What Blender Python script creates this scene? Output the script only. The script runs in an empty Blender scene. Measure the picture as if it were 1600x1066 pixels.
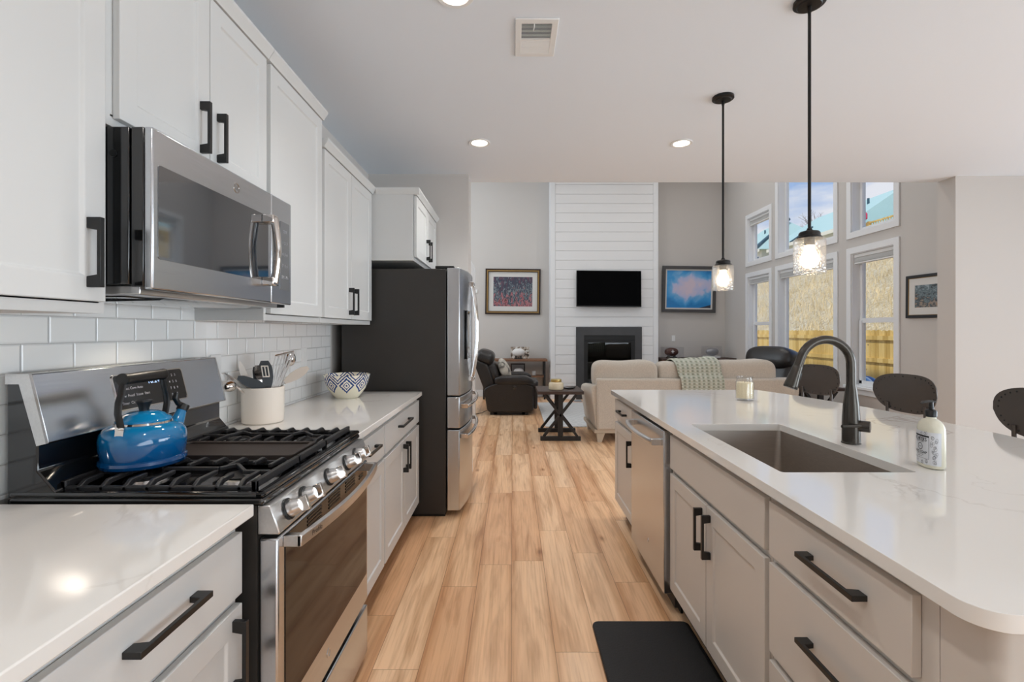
import bpy, bmesh, math, random
from mathutils import Vector, Matrix
random.seed(7)
PI = math.pi
scene = bpy.context.scene
COL = scene.collection

# ------------------------------------------------------------------ camera
cd = bpy.data.cameras.new('camera'); cam = bpy.data.objects.new('camera', cd); COL.objects.link(cam)
cam.location = (0, 0, 1.345); cam.rotation_euler = (PI/2, 0, 0)
cd.sensor_width = 36; cd.sensor_fit = 'HORIZONTAL'; cd.lens = 36*750/1600
cd.shift_x = -1/1600; cd.shift_y = -16/1600; cd.clip_start = 0.03; cd.clip_end = 500
scene.camera = cam
# ------------------------------------------------------------------ exposure
vs = scene.view_settings
scene.display_settings.display_device = 'sRGB'
vs.view_transform = 'Standard'; vs.look = 'None'; vs.gamma = 1.0; vs.exposure = 0.0; vs.use_curve_mapping = False

def lin(c):
    return tuple(((v/255)/12.92 if v/255 <= .04045 else ((v/255+.055)/1.055)**2.4) for v in c[:3]) + (1,)

# ------------------------------------------------------------------ world: blue sky with cloud banks
w = bpy.data.worlds.new('sky'); scene.world = w; w.use_nodes = True
nt = w.node_tree; nt.nodes.clear()
def N(nt, t, **kw):
    n = nt.nodes.new(t)
    for k, v in kw.items():
        if k == 'inp':
            for a, b in v.items(): n.inputs[a].default_value = b
        else: setattr(n, k, v)
    return n
tc = N(nt, 'ShaderNodeTexCoord'); sep = N(nt, 'ShaderNodeSeparateXYZ'); nt.links.new(tc.outputs['Generated'], sep.inputs[0])
r1 = N(nt, 'ShaderNodeValToRGB'); nt.links.new(sep.outputs['Z'], r1.inputs[0])
r1.color_ramp.elements[0].position = 0.0; r1.color_ramp.elements[0].color = lin((205, 222, 245))
r1.color_ramp.elements[1].position = 0.5; r1.color_ramp.elements[1].color = lin((96, 148, 222))
mp = N(nt, 'ShaderNodeMapping'); mp.inputs['Scale'].default_value = (1, 1, 3.2); mp.inputs['Location'].default_value = (.4, .2, .34)
nt.links.new(tc.outputs['Generated'], mp.inputs[0])
nz = N(nt, 'ShaderNodeTexNoise', inp={'Scale': 3.1, 'Detail': 9, 'Roughness': .55}); nt.links.new(mp.outputs[0], nz.inputs['Vector'])
bx = N(nt, 'ShaderNodeMath', operation='COMPARE', inp={1: .20, 2: .045}); nt.links.new(sep.outputs['Z'], bx.inputs[0])
bn = N(nt, 'ShaderNodeMapRange', interpolation_type='SMOOTHSTEP', inp={1: .262, 2: .222, 3: 0, 4: .20}); nt.links.new(sep.outputs['Z'], bn.inputs[0])
ad = N(nt, 'ShaderNodeMath', operation='ADD'); nt.links.new(nz.outputs[0], ad.inputs[0]); nt.links.new(bn.outputs[0], ad.inputs[1])
nt.nodes.remove(bx)
r2 = N(nt, 'ShaderNodeValToRGB'); nt.links.new(ad.outputs[0], r2.inputs[0])
r2.color_ramp.elements[0].position = .50; r2.color_ramp.elements[0].color = (0, 0, 0, 1)
r2.color_ramp.elements[1].position = .62; r2.color_ramp.elements[1].color = (1, 1, 1, 1)
mx = N(nt, 'ShaderNodeMixRGB'); nt.links.new(r2.outputs[0], mx.inputs[0]); nt.links.new(r1.outputs[0], mx.inputs[1])
mx.inputs[2].default_value = lin((236, 236, 246))
bg = N(nt, 'ShaderNodeBackground', inp={'Strength': 1.0}); nt.links.new(mx.outputs[0], bg.inputs[0])
wo = N(nt, 'ShaderNodeOutputWorld'); nt.links.new(bg.outputs[0], wo.inputs[0])
# ------------------------------------------------------------------ sun, and area fills added on the unseen sides
def light(kind, name, loc, rot, energy, color=(1, 1, 1), **kw):
    l = bpy.data.lights.new(name, kind); o = bpy.data.objects.new(name, l); COL.objects.link(o)
    o.location = loc; o.rotation_euler = rot; l.energy = energy; l.color = color
    for k, v in kw.items(): setattr(l, k, v)
    return o
light('SUN', 'sun', (-10, -10, 20), (math.radians(38), 0, math.radians(-50)), 3.0, (1, .95, .87), angle=.02)
light('AREA', 'rear_fill_light', (2.9, -3.0, 1.5), (math.radians(112), 0, math.radians(12)), 160, (.80, .91, 1), shape='RECTANGLE', size=4.6, size_y=2.3)  # added fill panel behind the camera; the rear wall has no window
light('AREA', 'dining_fill_light', (6.9, 1.4, 1.15), (0, math.radians(97), 0), 118, (.77, .89, 1), shape='RECTANGLE', size=2.2, size_y=4.4, spread=math.radians(125))  # added fill on the dining side, standing in for an assumed glass door
light('AREA', 'living_fill_light', (-3.4, 7.3, 3.2), (0, -PI/2, 0), 105, (.80, .91, 1), shape='RECTANGLE', size=3.0, size_y=3.5)  # added fill in front of the solid left living wall, aimed across the room

# ------------------------------------------------------------------ materials
def mat(name, rgb, rough=.5, metal=0.0, spec=.5, var=0.0, vscale=8.0, vstretch=(1, 1, 1), bump=0.0, bscale=60.0, bstretch=(1, 1, 1), coat=0.0, emit=None, es=0.0, sheen=0.0):
    m = bpy.data.materials.new(name); m.use_nodes = True
    nt = m.node_tree; p = nt.nodes['Principled BSDF']
    p.inputs['Base Color'].default_value = lin(rgb); p.inputs['Roughness'].default_value = rough
    p.inputs['Metallic'].default_value = metal; p.inputs['Specular IOR Level'].default_value = spec
    p.inputs['Coat Weight'].default_value = coat; p.inputs['Coat Roughness'].default_value = .05
    if sheen: p.inputs['Sheen Weight'].default_value = sheen
    if emit: p.inputs['Emission Color'].default_value = lin(emit); p.inputs['Emission Strength'].default_value = es
    tc = N(nt, 'ShaderNodeTexCoord')
    mp = N(nt, 'ShaderNodeMapping'); mp.inputs['Scale'].default_value = vstretch; nt.links.new(tc.outputs['Object'], mp.inputs[0])
    nz = N(nt, 'ShaderNodeTexNoise', inp={'Scale': vscale, 'Detail': 4}); nt.links.new(mp.outputs[0], nz.inputs['Vector'])
    hs = N(nt, 'ShaderNodeHueSaturation'); hs.inputs['Color'].default_value = lin(rgb)
    mr = N(nt, 'ShaderNodeMapRange', inp={1: .25, 2: .75, 3: 1-var, 4: 1+var}); nt.links.new(nz.outputs[0], mr.inputs[0])
    nt.links.new(mr.outputs[0], hs.inputs['Value']); nt.links.new(hs.outputs[0], p.inputs['Base Color'])
    if bump:
        mp2 = N(nt, 'ShaderNodeMapping'); mp2.inputs['Scale'].default_value = bstretch; nt.links.new(tc.outputs['Object'], mp2.inputs[0])
        n2 = N(nt, 'ShaderNodeTexNoise', inp={'Scale': bscale, 'Detail': 3}); nt.links.new(mp2.outputs[0], n2.inputs['Vector'])
        b = N(nt, 'ShaderNodeBump', inp={'Strength': bump, 'Distance': .01}); nt.links.new(n2.outputs[0], b.inputs['Height'])
        nt.links.new(b.outputs[0], p.inputs['Normal'])
    return m
def prin(m): return m.node_tree.nodes['Principled BSDF']
def math_n(nt, op, a, b=None, c=None):
    n = N(nt, 'ShaderNodeMath', operation=op)
    for i, v in enumerate((a, b, c)):
        if v is None: continue
        if isinstance(v, (int, float)): n.inputs[i].default_value = v
        else: nt.links.new(v, n.inputs[i])
    return n.outputs[0]
def ramp(nt, fac, stops):
    r = N(nt, 'ShaderNodeValToRGB'); nt.links.new(fac, r.inputs[0])
    e = r.color_ramp.elements
    while len(e) < len(stops): e.new(.5)
    for k, (p, c) in enumerate(stops): e[k].position = p; e[k].color = c
    return r.outputs[0]
def glass(name, tint=(1, 1, 1), ior=1.45, rough=.0, extra=0.0, bump=0.0, haze=0.0):
    m = bpy.data.materials.new(name); m.use_nodes = True; nt = m.node_tree; nt.nodes.clear()
    t = N(nt, 'ShaderNodeBsdfTransparent'); t.inputs[0].default_value = (*tint, 1)
    g = N(nt, 'ShaderNodeBsdfGlossy'); g.inputs['Roughness'].default_value = rough
    f = N(nt, 'ShaderNodeLayerWeight', inp={'Blend': .5}); f0 = ((ior-1)/(ior+1))**2
    a = math_n(nt, 'MINIMUM', math_n(nt, 'MULTIPLY_ADD', math_n(nt, 'POWER', f.outputs['Facing'], 5.0), .9, f0+extra), 1.0)
    if bump:
        tc = N(nt, 'ShaderNodeTexCoord'); v = N(nt, 'ShaderNodeTexVoronoi', inp={'Scale': 90}); nt.links.new(tc.outputs['Object'], v.inputs['Vector'])
        b = N(nt, 'ShaderNodeBump', inp={'Strength': bump, 'Distance': .004}); nt.links.new(v.outputs[0], b.inputs['Height'])
        nt.links.new(b.outputs[0], g.inputs['Normal']); nt.links.new(b.outputs[0], f.inputs['Normal'])
    mxs = N(nt, 'ShaderNodeMixShader'); nt.links.new(a, mxs.inputs[0]); nt.links.new(t.outputs[0], mxs.inputs[1]); nt.links.new(g.outputs[0], mxs.inputs[2])
    out = mxs.outputs[0]
    if haze:
        tl = N(nt, 'ShaderNodeBsdfTranslucent'); m2 = N(nt, 'ShaderNodeMixShader', inp={0: haze}); nt.links.new(out, m2.inputs[1]); nt.links.new(tl.outputs[0], m2.inputs[2]); out = m2.outputs[0]
    o = N(nt, 'ShaderNodeOutputMaterial'); nt.links.new(out, o.inputs[0])
    return m

wall_m = mat('wall_paint', (205, 200, 195), .85, bump=.05, bscale=220)
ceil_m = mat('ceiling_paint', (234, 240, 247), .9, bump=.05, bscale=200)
trim_m = mat('trim_paint', (236, 237, 238), .4)
cab_m = mat('white_cabinet_paint', (213, 213, 211), .35)
cabin_m = mat('cabinet_wood_underside', (176, 122, 70), .6, var=.15, vscale=12, vstretch=(1, .1, 1))
isl_m = mat('taupe_cabinet_paint', (207, 200, 192), .38)
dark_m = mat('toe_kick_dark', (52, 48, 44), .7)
black_m = mat('black_hardware', (20, 20, 20), .38)
steel_m = mat('brushed_steel', (208, 207, 206), .3, 1.0, var=.05, vscale=30, vstretch=(6, .15, 6))
steelv_m = mat('brushed_steel_panel', (200, 203, 207), .25, 1.0, var=.04, vscale=30, vstretch=(6, .15, 6))
chrome_m = mat('chrome', (215, 210, 205), .08, 1.0)
blackst_m = mat('black_side_panel', (48, 45, 42), .42, var=.05)
gblack_m = mat('gloss_black_enamel', (14, 14, 15), .1, coat=.6)
iron_m = mat('cast_iron', (34, 34, 36), .45, bump=.15, bscale=300)
oglass_m = mat('oven_glass', (16, 11, 8), .05, spec=.45)
mglass_m = mat('microwave_glass', (30, 38, 46), .04, spec=1.0, coat=1.0)
prin(mglass_m).inputs['Coat IOR'].default_value = 2.1
grid_m = mat('griddle_iron', (44, 36, 32), .55, bump=.1, bscale=200)
leather_m = mat('black_leather', (38, 34, 32), .33, var=.1, bump=.2, bscale=45)
sofa_m = mat('beige_weave', (197, 186, 172), .9, var=.12, vscale=90, bump=.25, bscale=260, sheen=.2)
brownf_m = mat('brown_fabric', (96, 80, 68), .9, var=.1, vscale=60)
dwood_m = mat('dark_wood', (62, 44, 36), .45, var=.25, vscale=14, vstretch=(1, 8, 8))
bwood_m = mat('black_stained_wood', (28, 24, 23), .5, var=.2, vscale=20)
mwood_m = mat('brown_wood', (128, 90, 64), .5, var=.25, vscale=14, vstretch=(1, 8, 8))
slate_m = mat('slate_surround', (66, 66, 68), .5, var=.12, vscale=7)
firebox_m = mat('firebox_black', (18, 18, 19), .5)
fglass_m = mat('firebox_glass', (12, 13, 14), .06, spec=.6)
screen_m = mat('screen_black', (1, 1, 2), .5, spec=.05)
bronze_m = mat('dark_bronze', (76, 72, 67), .27, .75)
pend_m = mat('black_bronze', (26, 24, 23), .4, .3)
stool_m = mat('gunmetal_steel', (82, 76, 72), .4, .55, var=.06)
white_m = mat('white_plastic', (238, 238, 236), .4)
cer_m = mat('cream_ceramic', (240, 230, 218), .25)
wax_m = mat('cream_wax', (246, 232, 196), .5, emit=(246, 230, 190), es=0.0)
soap_m = mat('soap_bottle_plastic', (232, 228, 208), .25)
label_m = mat('soap_label', (226, 228, 232), .4)
ink_m = mat('black_ink', (30, 30, 32), .6)
lcd_m = mat('clock_digits', (190, 215, 255), .5, emit=(170, 205, 255), es=1.2)
keys_m = mat('panel_print', (190, 190, 195), .6)
mat_m = mat('black_foam_mat', (22, 21, 22), .65, bump=.2, bscale=120)
pane_m = glass('window_pane', (.97, .985, .98), 1.25)
shade_m = glass('seeded_glass', (.97, .97, .97), 1.4, .04, .06, bump=.6, haze=.03)
jar_m = glass('clear_jar_glass', (.97, .97, .97), 1.4, .02, .03)
case_m = glass('clear_acrylic', (.97, .97, .98), 1.35, .0, .03)
bulb_m = mat('bulb_glow', (255, 240, 220), .4, emit=(255, 228, 190), es=14)
lens_m = mat('lamp_lens', (255, 250, 240), .4, emit=(255, 240, 220), es=14)
gold_m = mat('gold_frame', (150, 120, 72), .4, .4, var=.1)
goldcap_m = mat('gold_lid', (196, 172, 110), .3, .7)
mahog_m = mat('mahogany_frame', (44, 26, 18), .35)
gframe_m = mat('grey_frame', (72, 70, 70), .45, var=.1)
bframe_m = mat('black_frame', (30, 30, 33), .4)
mboard_m = mat('mat_board', (214, 212, 208), .8)
sink_m = mat('sink_steel', (186, 178, 170), .42, 1.0, var=.08, vscale=40, vstretch=(.2, 1, 8))
helmet_m = mat('white_ball_leather', (226, 224, 222), .4)
ball_m = mat('football_leather', (84, 50, 42), .5, bump=.2, bscale=200)
silver_m = mat('silver_ball', (150, 150, 152), .3, .5)
siding_m = mat('cream_siding', (226, 222, 205), .7)
roof_m = mat('pale_teal_shingles', (176, 204, 200), .9, var=.08, vscale=20)
roofd_m = mat('dark_roof_edge', (48, 82, 96), .8)
spat_m = mat('grey_utensil_nylon', (62, 66, 70), .5)
kettle_m = None

def floor_mat():
    m = mat('oak_plank_floor', (200, 160, 115), .3); nt = m.node_tree; p = prin(m)
    tc = N(nt, 'ShaderNodeTexCoord'); s = N(nt, 'ShaderNodeSeparateXYZ'); nt.links.new(tc.outputs['Object'], s.inputs[0])
    W, L = .1838, 1.22
    u = math_n(nt, 'DIVIDE', math_n(nt, 'ADD', s.outputs['X'], .0055 + 50*W), W)
    row = math_n(nt, 'FLOOR', u); fu = math_n(nt, 'FRACT', u)
    wn = N(nt, 'ShaderNodeTexWhiteNoise', noise_dimensions='1D'); nt.links.new(row, wn.inputs['W'])
    v = math_n(nt, 'ADD', math_n(nt, 'DIVIDE', s.outputs['Y'], L), math_n(nt, 'MULTIPLY', wn.outputs['Value'], 7.0))
    col = math_n(nt, 'FLOOR', v); fv = math_n(nt, 'FRACT', v)
    pid = math_n(nt, 'ADD', math_n(nt, 'MULTIPLY', row, 17.31), math_n(nt, 'MULTIPLY', col, 5.77))
    wn2 = N(nt, 'ShaderNodeTexWhiteNoise', noise_dimensions='1D'); nt.links.new(pid, wn2.inputs['W'])
    # long grain, shifted for each plank
    cb = N(nt, 'ShaderNodeCombineXYZ'); nt.links.new(math_n(nt, 'MULTIPLY', s.outputs['X'], 9.0), cb.inputs[0]); nt.links.new(math_n(nt, 'MULTIPLY', s.outputs['Y'], 1.1), cb.inputs[1])
    nt.links.new(math_n(nt, 'MULTIPLY', wn2.outputs['Value'], 40.0), cb.inputs[2])
    g1 = N(nt, 'ShaderNodeTexNoise', inp={'Scale': 1.6, 'Detail': 5, 'Distortion': .6}); nt.links.new(cb.outputs[0], g1.inputs['Vector'])
    cb2 = N(nt, 'ShaderNodeCombineXYZ'); nt.links.new(math_n(nt, 'MULTIPLY', s.outputs['X'], 60.0), cb2.inputs[0]); nt.links.new(math_n(nt, 'MULTIPLY', s.outputs['Y'], 2.2), cb2.inputs[1])
    nt.links.new(math_n(nt, 'MULTIPLY', wn2.outputs['Value'], 40.0), cb2.inputs[2])
    g2 = N(nt, 'ShaderNodeTexNoise', inp={'Scale': 1.5, 'Detail': 4}); nt.links.new(cb2.outputs[0], g2.inputs['Vector'])
    base = ramp(nt, wn2.outputs['Value'], [(0, lin((224, 176, 134))), (.5, lin((238, 195, 152))), (1, lin((243, 207, 170)))])
    gr = ramp(nt, g1.outputs[0], [(.3, (.66, .56, .48, 1)), (.5, (1, 1, 1, 1)), (.75, (1.1, 1.09, 1.07, 1))])
    gr2 = ramp(nt, g2.outputs[0], [(.25, (.78, .70, .63, 1)), (.55, (1.05, 1.05, 1.05, 1))])
    m1 = N(nt, 'ShaderNodeMixRGB', blend_type='MULTIPLY', inp={0: .75}); nt.links.new(base, m1.inputs[1]); nt.links.new(gr, m1.inputs[2])
    m2 = N(nt, 'ShaderNodeMixRGB', blend_type='MULTIPLY', inp={0: .8}); nt.links.new(m1.outputs[0], m2.inputs[1]); nt.links.new(gr2, m2.inputs[2])
    eu = math_n(nt, 'MINIMUM', fu, math_n(nt, 'SUBTRACT', 1.0, fu))
    g3 = N(nt, 'ShaderNodeTexNoise', inp={'Scale': .55, 'Detail': 3}); nt.links.new(cb.outputs[0], g3.inputs['Vector'])
    ed = ramp(nt, math_n(nt, 'ADD', math_n(nt, 'MULTIPLY', eu, 1.3), math_n(nt, 'MULTIPLY', math_n(nt, 'SUBTRACT', g3.outputs[0], .5), 1.4)), [(.0, (.74, .63, .54, 1)), (.3, (1, 1, 1, 1))])
    m2b = N(nt, 'ShaderNodeMixRGB', blend_type='MULTIPLY', inp={0: .85}); nt.links.new(m2.outputs[0], m2b.inputs[1]); nt.links.new(ed, m2b.inputs[2]); m2 = m2b
    ev = math_n(nt, 'MINIMUM', fv, math_n(nt, 'SUBTRACT', 1.0, fv))
    d = math_n(nt, 'MINIMUM', math_n(nt, 'MULTIPLY', eu, W), math_n(nt, 'MULTIPLY', ev, L))
    cbk = N(nt, 'ShaderNodeCombineXYZ'); nt.links.new(math_n(nt, 'MULTIPLY', s.outputs['X'], 4.6), cbk.inputs[0]); nt.links.new(math_n(nt, 'MULTIPLY', s.outputs['Y'], 2.0), cbk.inputs[1])
    vk = N(nt, 'ShaderNodeTexVoronoi', inp={'Scale': 1.0}); nt.links.new(cbk.outputs[0], vk.inputs['Vector'])
    kd = math_n(nt, 'ADD', vk.outputs['Distance'], math_n(nt, 'MULTIPLY', math_n(nt, 'SUBTRACT', g2.outputs[0], .5), .10))
    kn = ramp(nt, kd, [(.03, (.42, .30, .22, 1)), (.075, (.80, .70, .62, 1)), (.14, (1, 1, 1, 1))])
    m2k = N(nt, 'ShaderNodeMixRGB', blend_type='MULTIPLY', inp={0: .8}); nt.links.new(m2.outputs[0], m2k.inputs[1]); nt.links.new(kn, m2k.inputs[2]); m2 = m2k
    seam = math_n(nt, 'LESS_THAN', d, .0012)
    m3 = N(nt, 'ShaderNodeMixRGB', blend_type='MULTIPLY'); nt.links.new(math_n(nt, 'MULTIPLY', seam, .75), m3.inputs[0]); nt.links.new(m2.outputs[0], m3.inputs[1]); m3.inputs[2].default_value = (.3, .22, .16, 1)
    nt.links.new(m3.outputs[0], p.inputs['Base Color'])
    b = N(nt, 'ShaderNodeBump', inp={'Strength': .12, 'Distance': .004}); nt.links.new(g2.outputs[0], b.inputs['Height']); nt.links.new(b.outputs[0], p.inputs['Normal'])
    return m
def tile_mat():
    m = mat('white_subway_tile', (228, 226, 222), .12); nt = m.node_tree; p = prin(m)
    tc = N(nt, 'ShaderNodeTexCoord'); s = N(nt, 'ShaderNodeSeparateXYZ'); nt.links.new(tc.outputs['Object'], s.inputs[0])
    H, W = .0769, .1537
    v = math_n(nt, 'DIVIDE', math_n(nt, 'ADD', s.outputs['Z'], 40*H - 1.3098), H); row = math_n(nt, 'FLOOR', v); fv = math_n(nt, 'FRACT', v)
    half = math_n(nt, 'MULTIPLY', math_n(nt, 'MODULO', row, 2.0), .5)
    u = math_n(nt, 'ADD', math_n(nt, 'DIVIDE', math_n(nt, 'SUBTRACT', s.outputs['Y'], 1.3485 - 40*W), W), half); fu = math_n(nt, 'FRACT', u)
    eu = math_n(nt, 'MULTIPLY', math_n(nt, 'MINIMUM', fu, math_n(nt, 'SUBTRACT', 1.0, fu)), W); ev = math_n(nt, 'MULTIPLY', math_n(nt, 'MINIMUM', fv, math_n(nt, 'SUBTRACT', 1.0, fv)), H)
    d = math_n(nt, 'MINIMUM', eu, ev)
    c = ramp(nt, math_n(nt, 'DIVIDE', d, .003), [(.25, lin((204, 203, 200))), (.5, lin((246, 246, 244)))])
    nt.links.new(c, p.inputs['Base Color'])
    b = N(nt, 'ShaderNodeBump', inp={'Strength': .9, 'Distance': .003}); nt.links.new(math_n(nt, 'MINIMUM', math_n(nt, 'DIVIDE', d, .005), 1.0), b.inputs['Height']); nt.links.new(b.outputs[0], p.inputs['Normal'])
    return m
def quartz_mat():
    m = mat('white_quartz', (226, 222, 216), .07, coat=.2); nt = m.node_tree; p = prin(m)
    tc = N(nt, 'ShaderNodeTexCoord')
    nz = N(nt, 'ShaderNodeTexNoise', inp={'Scale': 2.2, 'Detail': 8, 'Distortion': .8}); nt.links.new(tc.outputs['Object'], nz.inputs['Vector'])
    n2 = N(nt, 'ShaderNodeTexNoise', inp={'Scale': 1.7, 'Detail': 2}); nt.links.new(tc.outputs['Object'], n2.inputs['Vector'])
    vein = math_n(nt, 'ABSOLUTE', math_n(nt, 'SUBTRACT', nz.outputs[0], .5))
    a = ramp(nt, vein, [(0, (1, 1, 1, 1)), (.012, (0, 0, 0, 1))])
    k = ramp(nt, n2.outputs[0], [(.48, (0, 0, 0, 1)), (.66, (.5, .5, .5, 1))])
    f = N(nt, 'ShaderNodeMixRGB', blend_type='MULTIPLY', inp={0: 1.0}); nt.links.new(a, f.inputs[1]); nt.links.new(k, f.inputs[2])
    mxx = N(nt, 'ShaderNodeMixRGB'); nt.links.new(f.outputs[0], mxx.inputs[0]); mxx.inputs[1].default_value = lin((236, 232, 226)); mxx.inputs[2].default_value = lin((176, 164, 152))
    nt.links.new(mxx.outputs[0], p.inputs['Base Color']); return m
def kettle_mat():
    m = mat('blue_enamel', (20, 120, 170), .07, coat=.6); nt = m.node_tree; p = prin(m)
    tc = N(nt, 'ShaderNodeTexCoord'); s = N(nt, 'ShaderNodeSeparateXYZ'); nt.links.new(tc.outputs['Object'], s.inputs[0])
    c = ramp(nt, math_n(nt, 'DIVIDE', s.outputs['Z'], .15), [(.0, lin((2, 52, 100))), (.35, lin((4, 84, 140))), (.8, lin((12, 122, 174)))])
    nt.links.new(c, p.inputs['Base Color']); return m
def bowl_mat():
    m = mat('ikat_ceramic', (238, 232, 216), .2); nt = m.node_tree; p = prin(m)
    tc = N(nt, 'ShaderNodeTexCoord'); s = N(nt, 'ShaderNodeSeparateXYZ'); nt.links.new(tc.outputs['Object'], s.inputs[0])
    nz = N(nt, 'ShaderNodeTexNoise', inp={'Scale': 90, 'Detail': 2}); nt.links.new(tc.outputs['Object'], nz.inputs['Vector'])
    ang = math_n(nt, 'ADD', math_n(nt, 'MULTIPLY', math_n(nt, 'ARCTAN2', s.outputs['Y'], s.outputs['X']), 8/(2*PI)), 20.1)
    fa = math_n(nt, 'ABSOLUTE', math_n(nt, 'SUBTRACT', math_n(nt, 'FRACT', ang), .5))
    fz = math_n(nt, 'MULTIPLY', math_n(nt, 'ABSOLUTE', math_n(nt, 'SUBTRACT', s.outputs['Z'], .088)), 9.5)
    d = math_n(nt, 'ADD', math_n(nt, 'ADD', fa, fz), math_n(nt, 'MULTIPLY', math_n(nt, 'SUBTRACT', nz.outputs[0], .5), .12))
    blue, cream = lin((44, 72, 128)), lin((238, 233, 218))
    pr = ramp(nt, d, [(0, blue), (.075, cream), (.17, blue), (.235, cream), (.34, blue), (.47, cream), (.56, blue), (.66, cream), (.76, blue), (.85, cream)])
    for n in nt.nodes:
        if n.bl_idname == 'ShaderNodeValToRGB': n.color_ramp.interpolation = 'CONSTANT'
    low = math_n(nt, 'MULTIPLY', math_n(nt, 'LESS_THAN', s.outputs['Z'], .088), math_n(nt, 'GREATER_THAN', d, .48))
    mxx = N(nt, 'ShaderNodeMixRGB'); nt.links.new(low, mxx.inputs[0]); nt.links.new(pr, mxx.inputs[1]); mxx.inputs[2].default_value = lin((238, 232, 210))
    nt.links.new(mxx.outputs[0], p.inputs['Base Color']); return m
def throw_mat():
    m = mat('grey_green_knit', (176, 178, 160), .95); nt = m.node_tree; p = prin(m)
    tc = N(nt, 'ShaderNodeTexCoord'); s = N(nt, 'ShaderNodeSeparateXYZ'); nt.links.new(tc.outputs['Object'], s.inputs[0])
    a = math_n(nt, 'SINE', math_n(nt, 'MULTIPLY', s.outputs['X'], 110.0)); b = math_n(nt, 'SINE', math_n(nt, 'MULTIPLY', s.outputs['Z'], 170.0))
    hgt = math_n(nt, 'ADD', math_n(nt, 'MULTIPLY', a, .5), math_n(nt, 'MULTIPLY', math_n(nt, 'MULTIPLY', a, b), .5))
    c = ramp(nt, math_n(nt, 'ADD', math_n(nt, 'MULTIPLY', hgt, .5), .5), [(.0, lin((140, 144, 124))), (.6, lin((192, 193, 178))), (1, lin((208, 206, 192)))])
    nt.links.new(c, p.inputs['Base Color'])
    bp = N(nt, 'ShaderNodeBump', inp={'Strength': .8, 'Distance': .01}); nt.links.new(hgt, bp.inputs['Height']); nt.links.new(bp.outputs[0], p.inputs['Normal']); return m
def art_mat(name, stops, scale, stretch, loc, distort=1.0, zgrad=None, rough=.25):
    """stops: colours over a swirled noise; zgrad (z0, z1, weight) adds a height term"""
    m = mat(name, (128, 128, 128), rough); nt = m.node_tree; p = prin(m)
    tc = N(nt, 'ShaderNodeTexCoord'); mp = N(nt, 'ShaderNodeMapping'); mp.inputs['Scale'].default_value = stretch; mp.inputs['Location'].default_value = loc
    nt.links.new(tc.outputs['Object'], mp.inputs[0])
    nz = N(nt, 'ShaderNodeTexNoise', inp={'Scale': scale, 'Detail': 6, 'Distortion': distort}); nt.links.new(mp.outputs[0], nz.inputs['Vector'])
    fac = nz.outputs[0]
    if zgrad:
        s = N(nt, 'ShaderNodeSeparateXYZ'); nt.links.new(tc.outputs['Object'], s.inputs[0])
        mr = N(nt, 'ShaderNodeMapRange', inp={1: zgrad[0], 2: zgrad[1], 3: -zgrad[2], 4: zgrad[2]}); nt.links.new(s.outputs['Z'], mr.inputs[0])
        fac = math_n(nt, 'ADD', fac, mr.outputs[0])
    nt.links.new(ramp(nt, fac, [(a, lin(b)) for a, b in stops]), p.inputs['Base Color']); return m
def rug_mat():
    m = mat('grey_rug', (196, 196, 196), .95); nt = m.node_tree; p = prin(m)
    tc = N(nt, 'ShaderNodeTexCoord'); s = N(nt, 'ShaderNodeSeparateXYZ'); nt.links.new(tc.outputs['Object'], s.inputs[0])
    z = math_n(nt, 'PINGPONG', math_n(nt, 'MULTIPLY', s.outputs['X'], 1.0), .06)
    wv = math_n(nt, 'SINE', math_n(nt, 'MULTIPLY', math_n(nt, 'ADD', s.outputs['Y'], z), 75.0))
    c = ramp(nt, math_n(nt, 'ADD', math_n(nt, 'MULTIPLY', wv, .5), .5), [(.2, lin((186, 186, 186))), (.8, lin((214, 213, 210)))])
    nt.links.new(c, p.inputs['Base Color']); return m
def shiplap_mat(): return mat('white_shiplap', (236, 236, 236), .45)
def hill_mat():
    m = mat('dry_grass_slope', (214, 194, 152), 1.0); nt = m.node_tree; p = prin(m)
    tc = N(nt, 'ShaderNodeTexCoord'); mp = N(nt, 'ShaderNodeMapping'); mp.inputs['Scale'].default_value = (1.2, 4.2, 1.0); nt.links.new(tc.outputs['Object'], mp.inputs[0])
    nz = N(nt, 'ShaderNodeTexNoise', inp={'Scale': 4.5, 'Detail': 9, 'Roughness': .78, 'Distortion': .2}); nt.links.new(mp.outputs[0], nz.inputs['Vector'])
    nt.links.new(ramp(nt, nz.outputs[0], [(.34, lin((128, 106, 74))), (.47, lin((204, 184, 146))), (.60, lin((246, 238, 214)))]), p.inputs['Base Color'])
    b = N(nt, 'ShaderNodeBump', inp={'Strength': .6, 'Distance': .2}); nt.links.new(nz.outputs[0], b.inputs['Height']); nt.links.new(b.outputs[0], p.inputs['Normal']); return m
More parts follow.
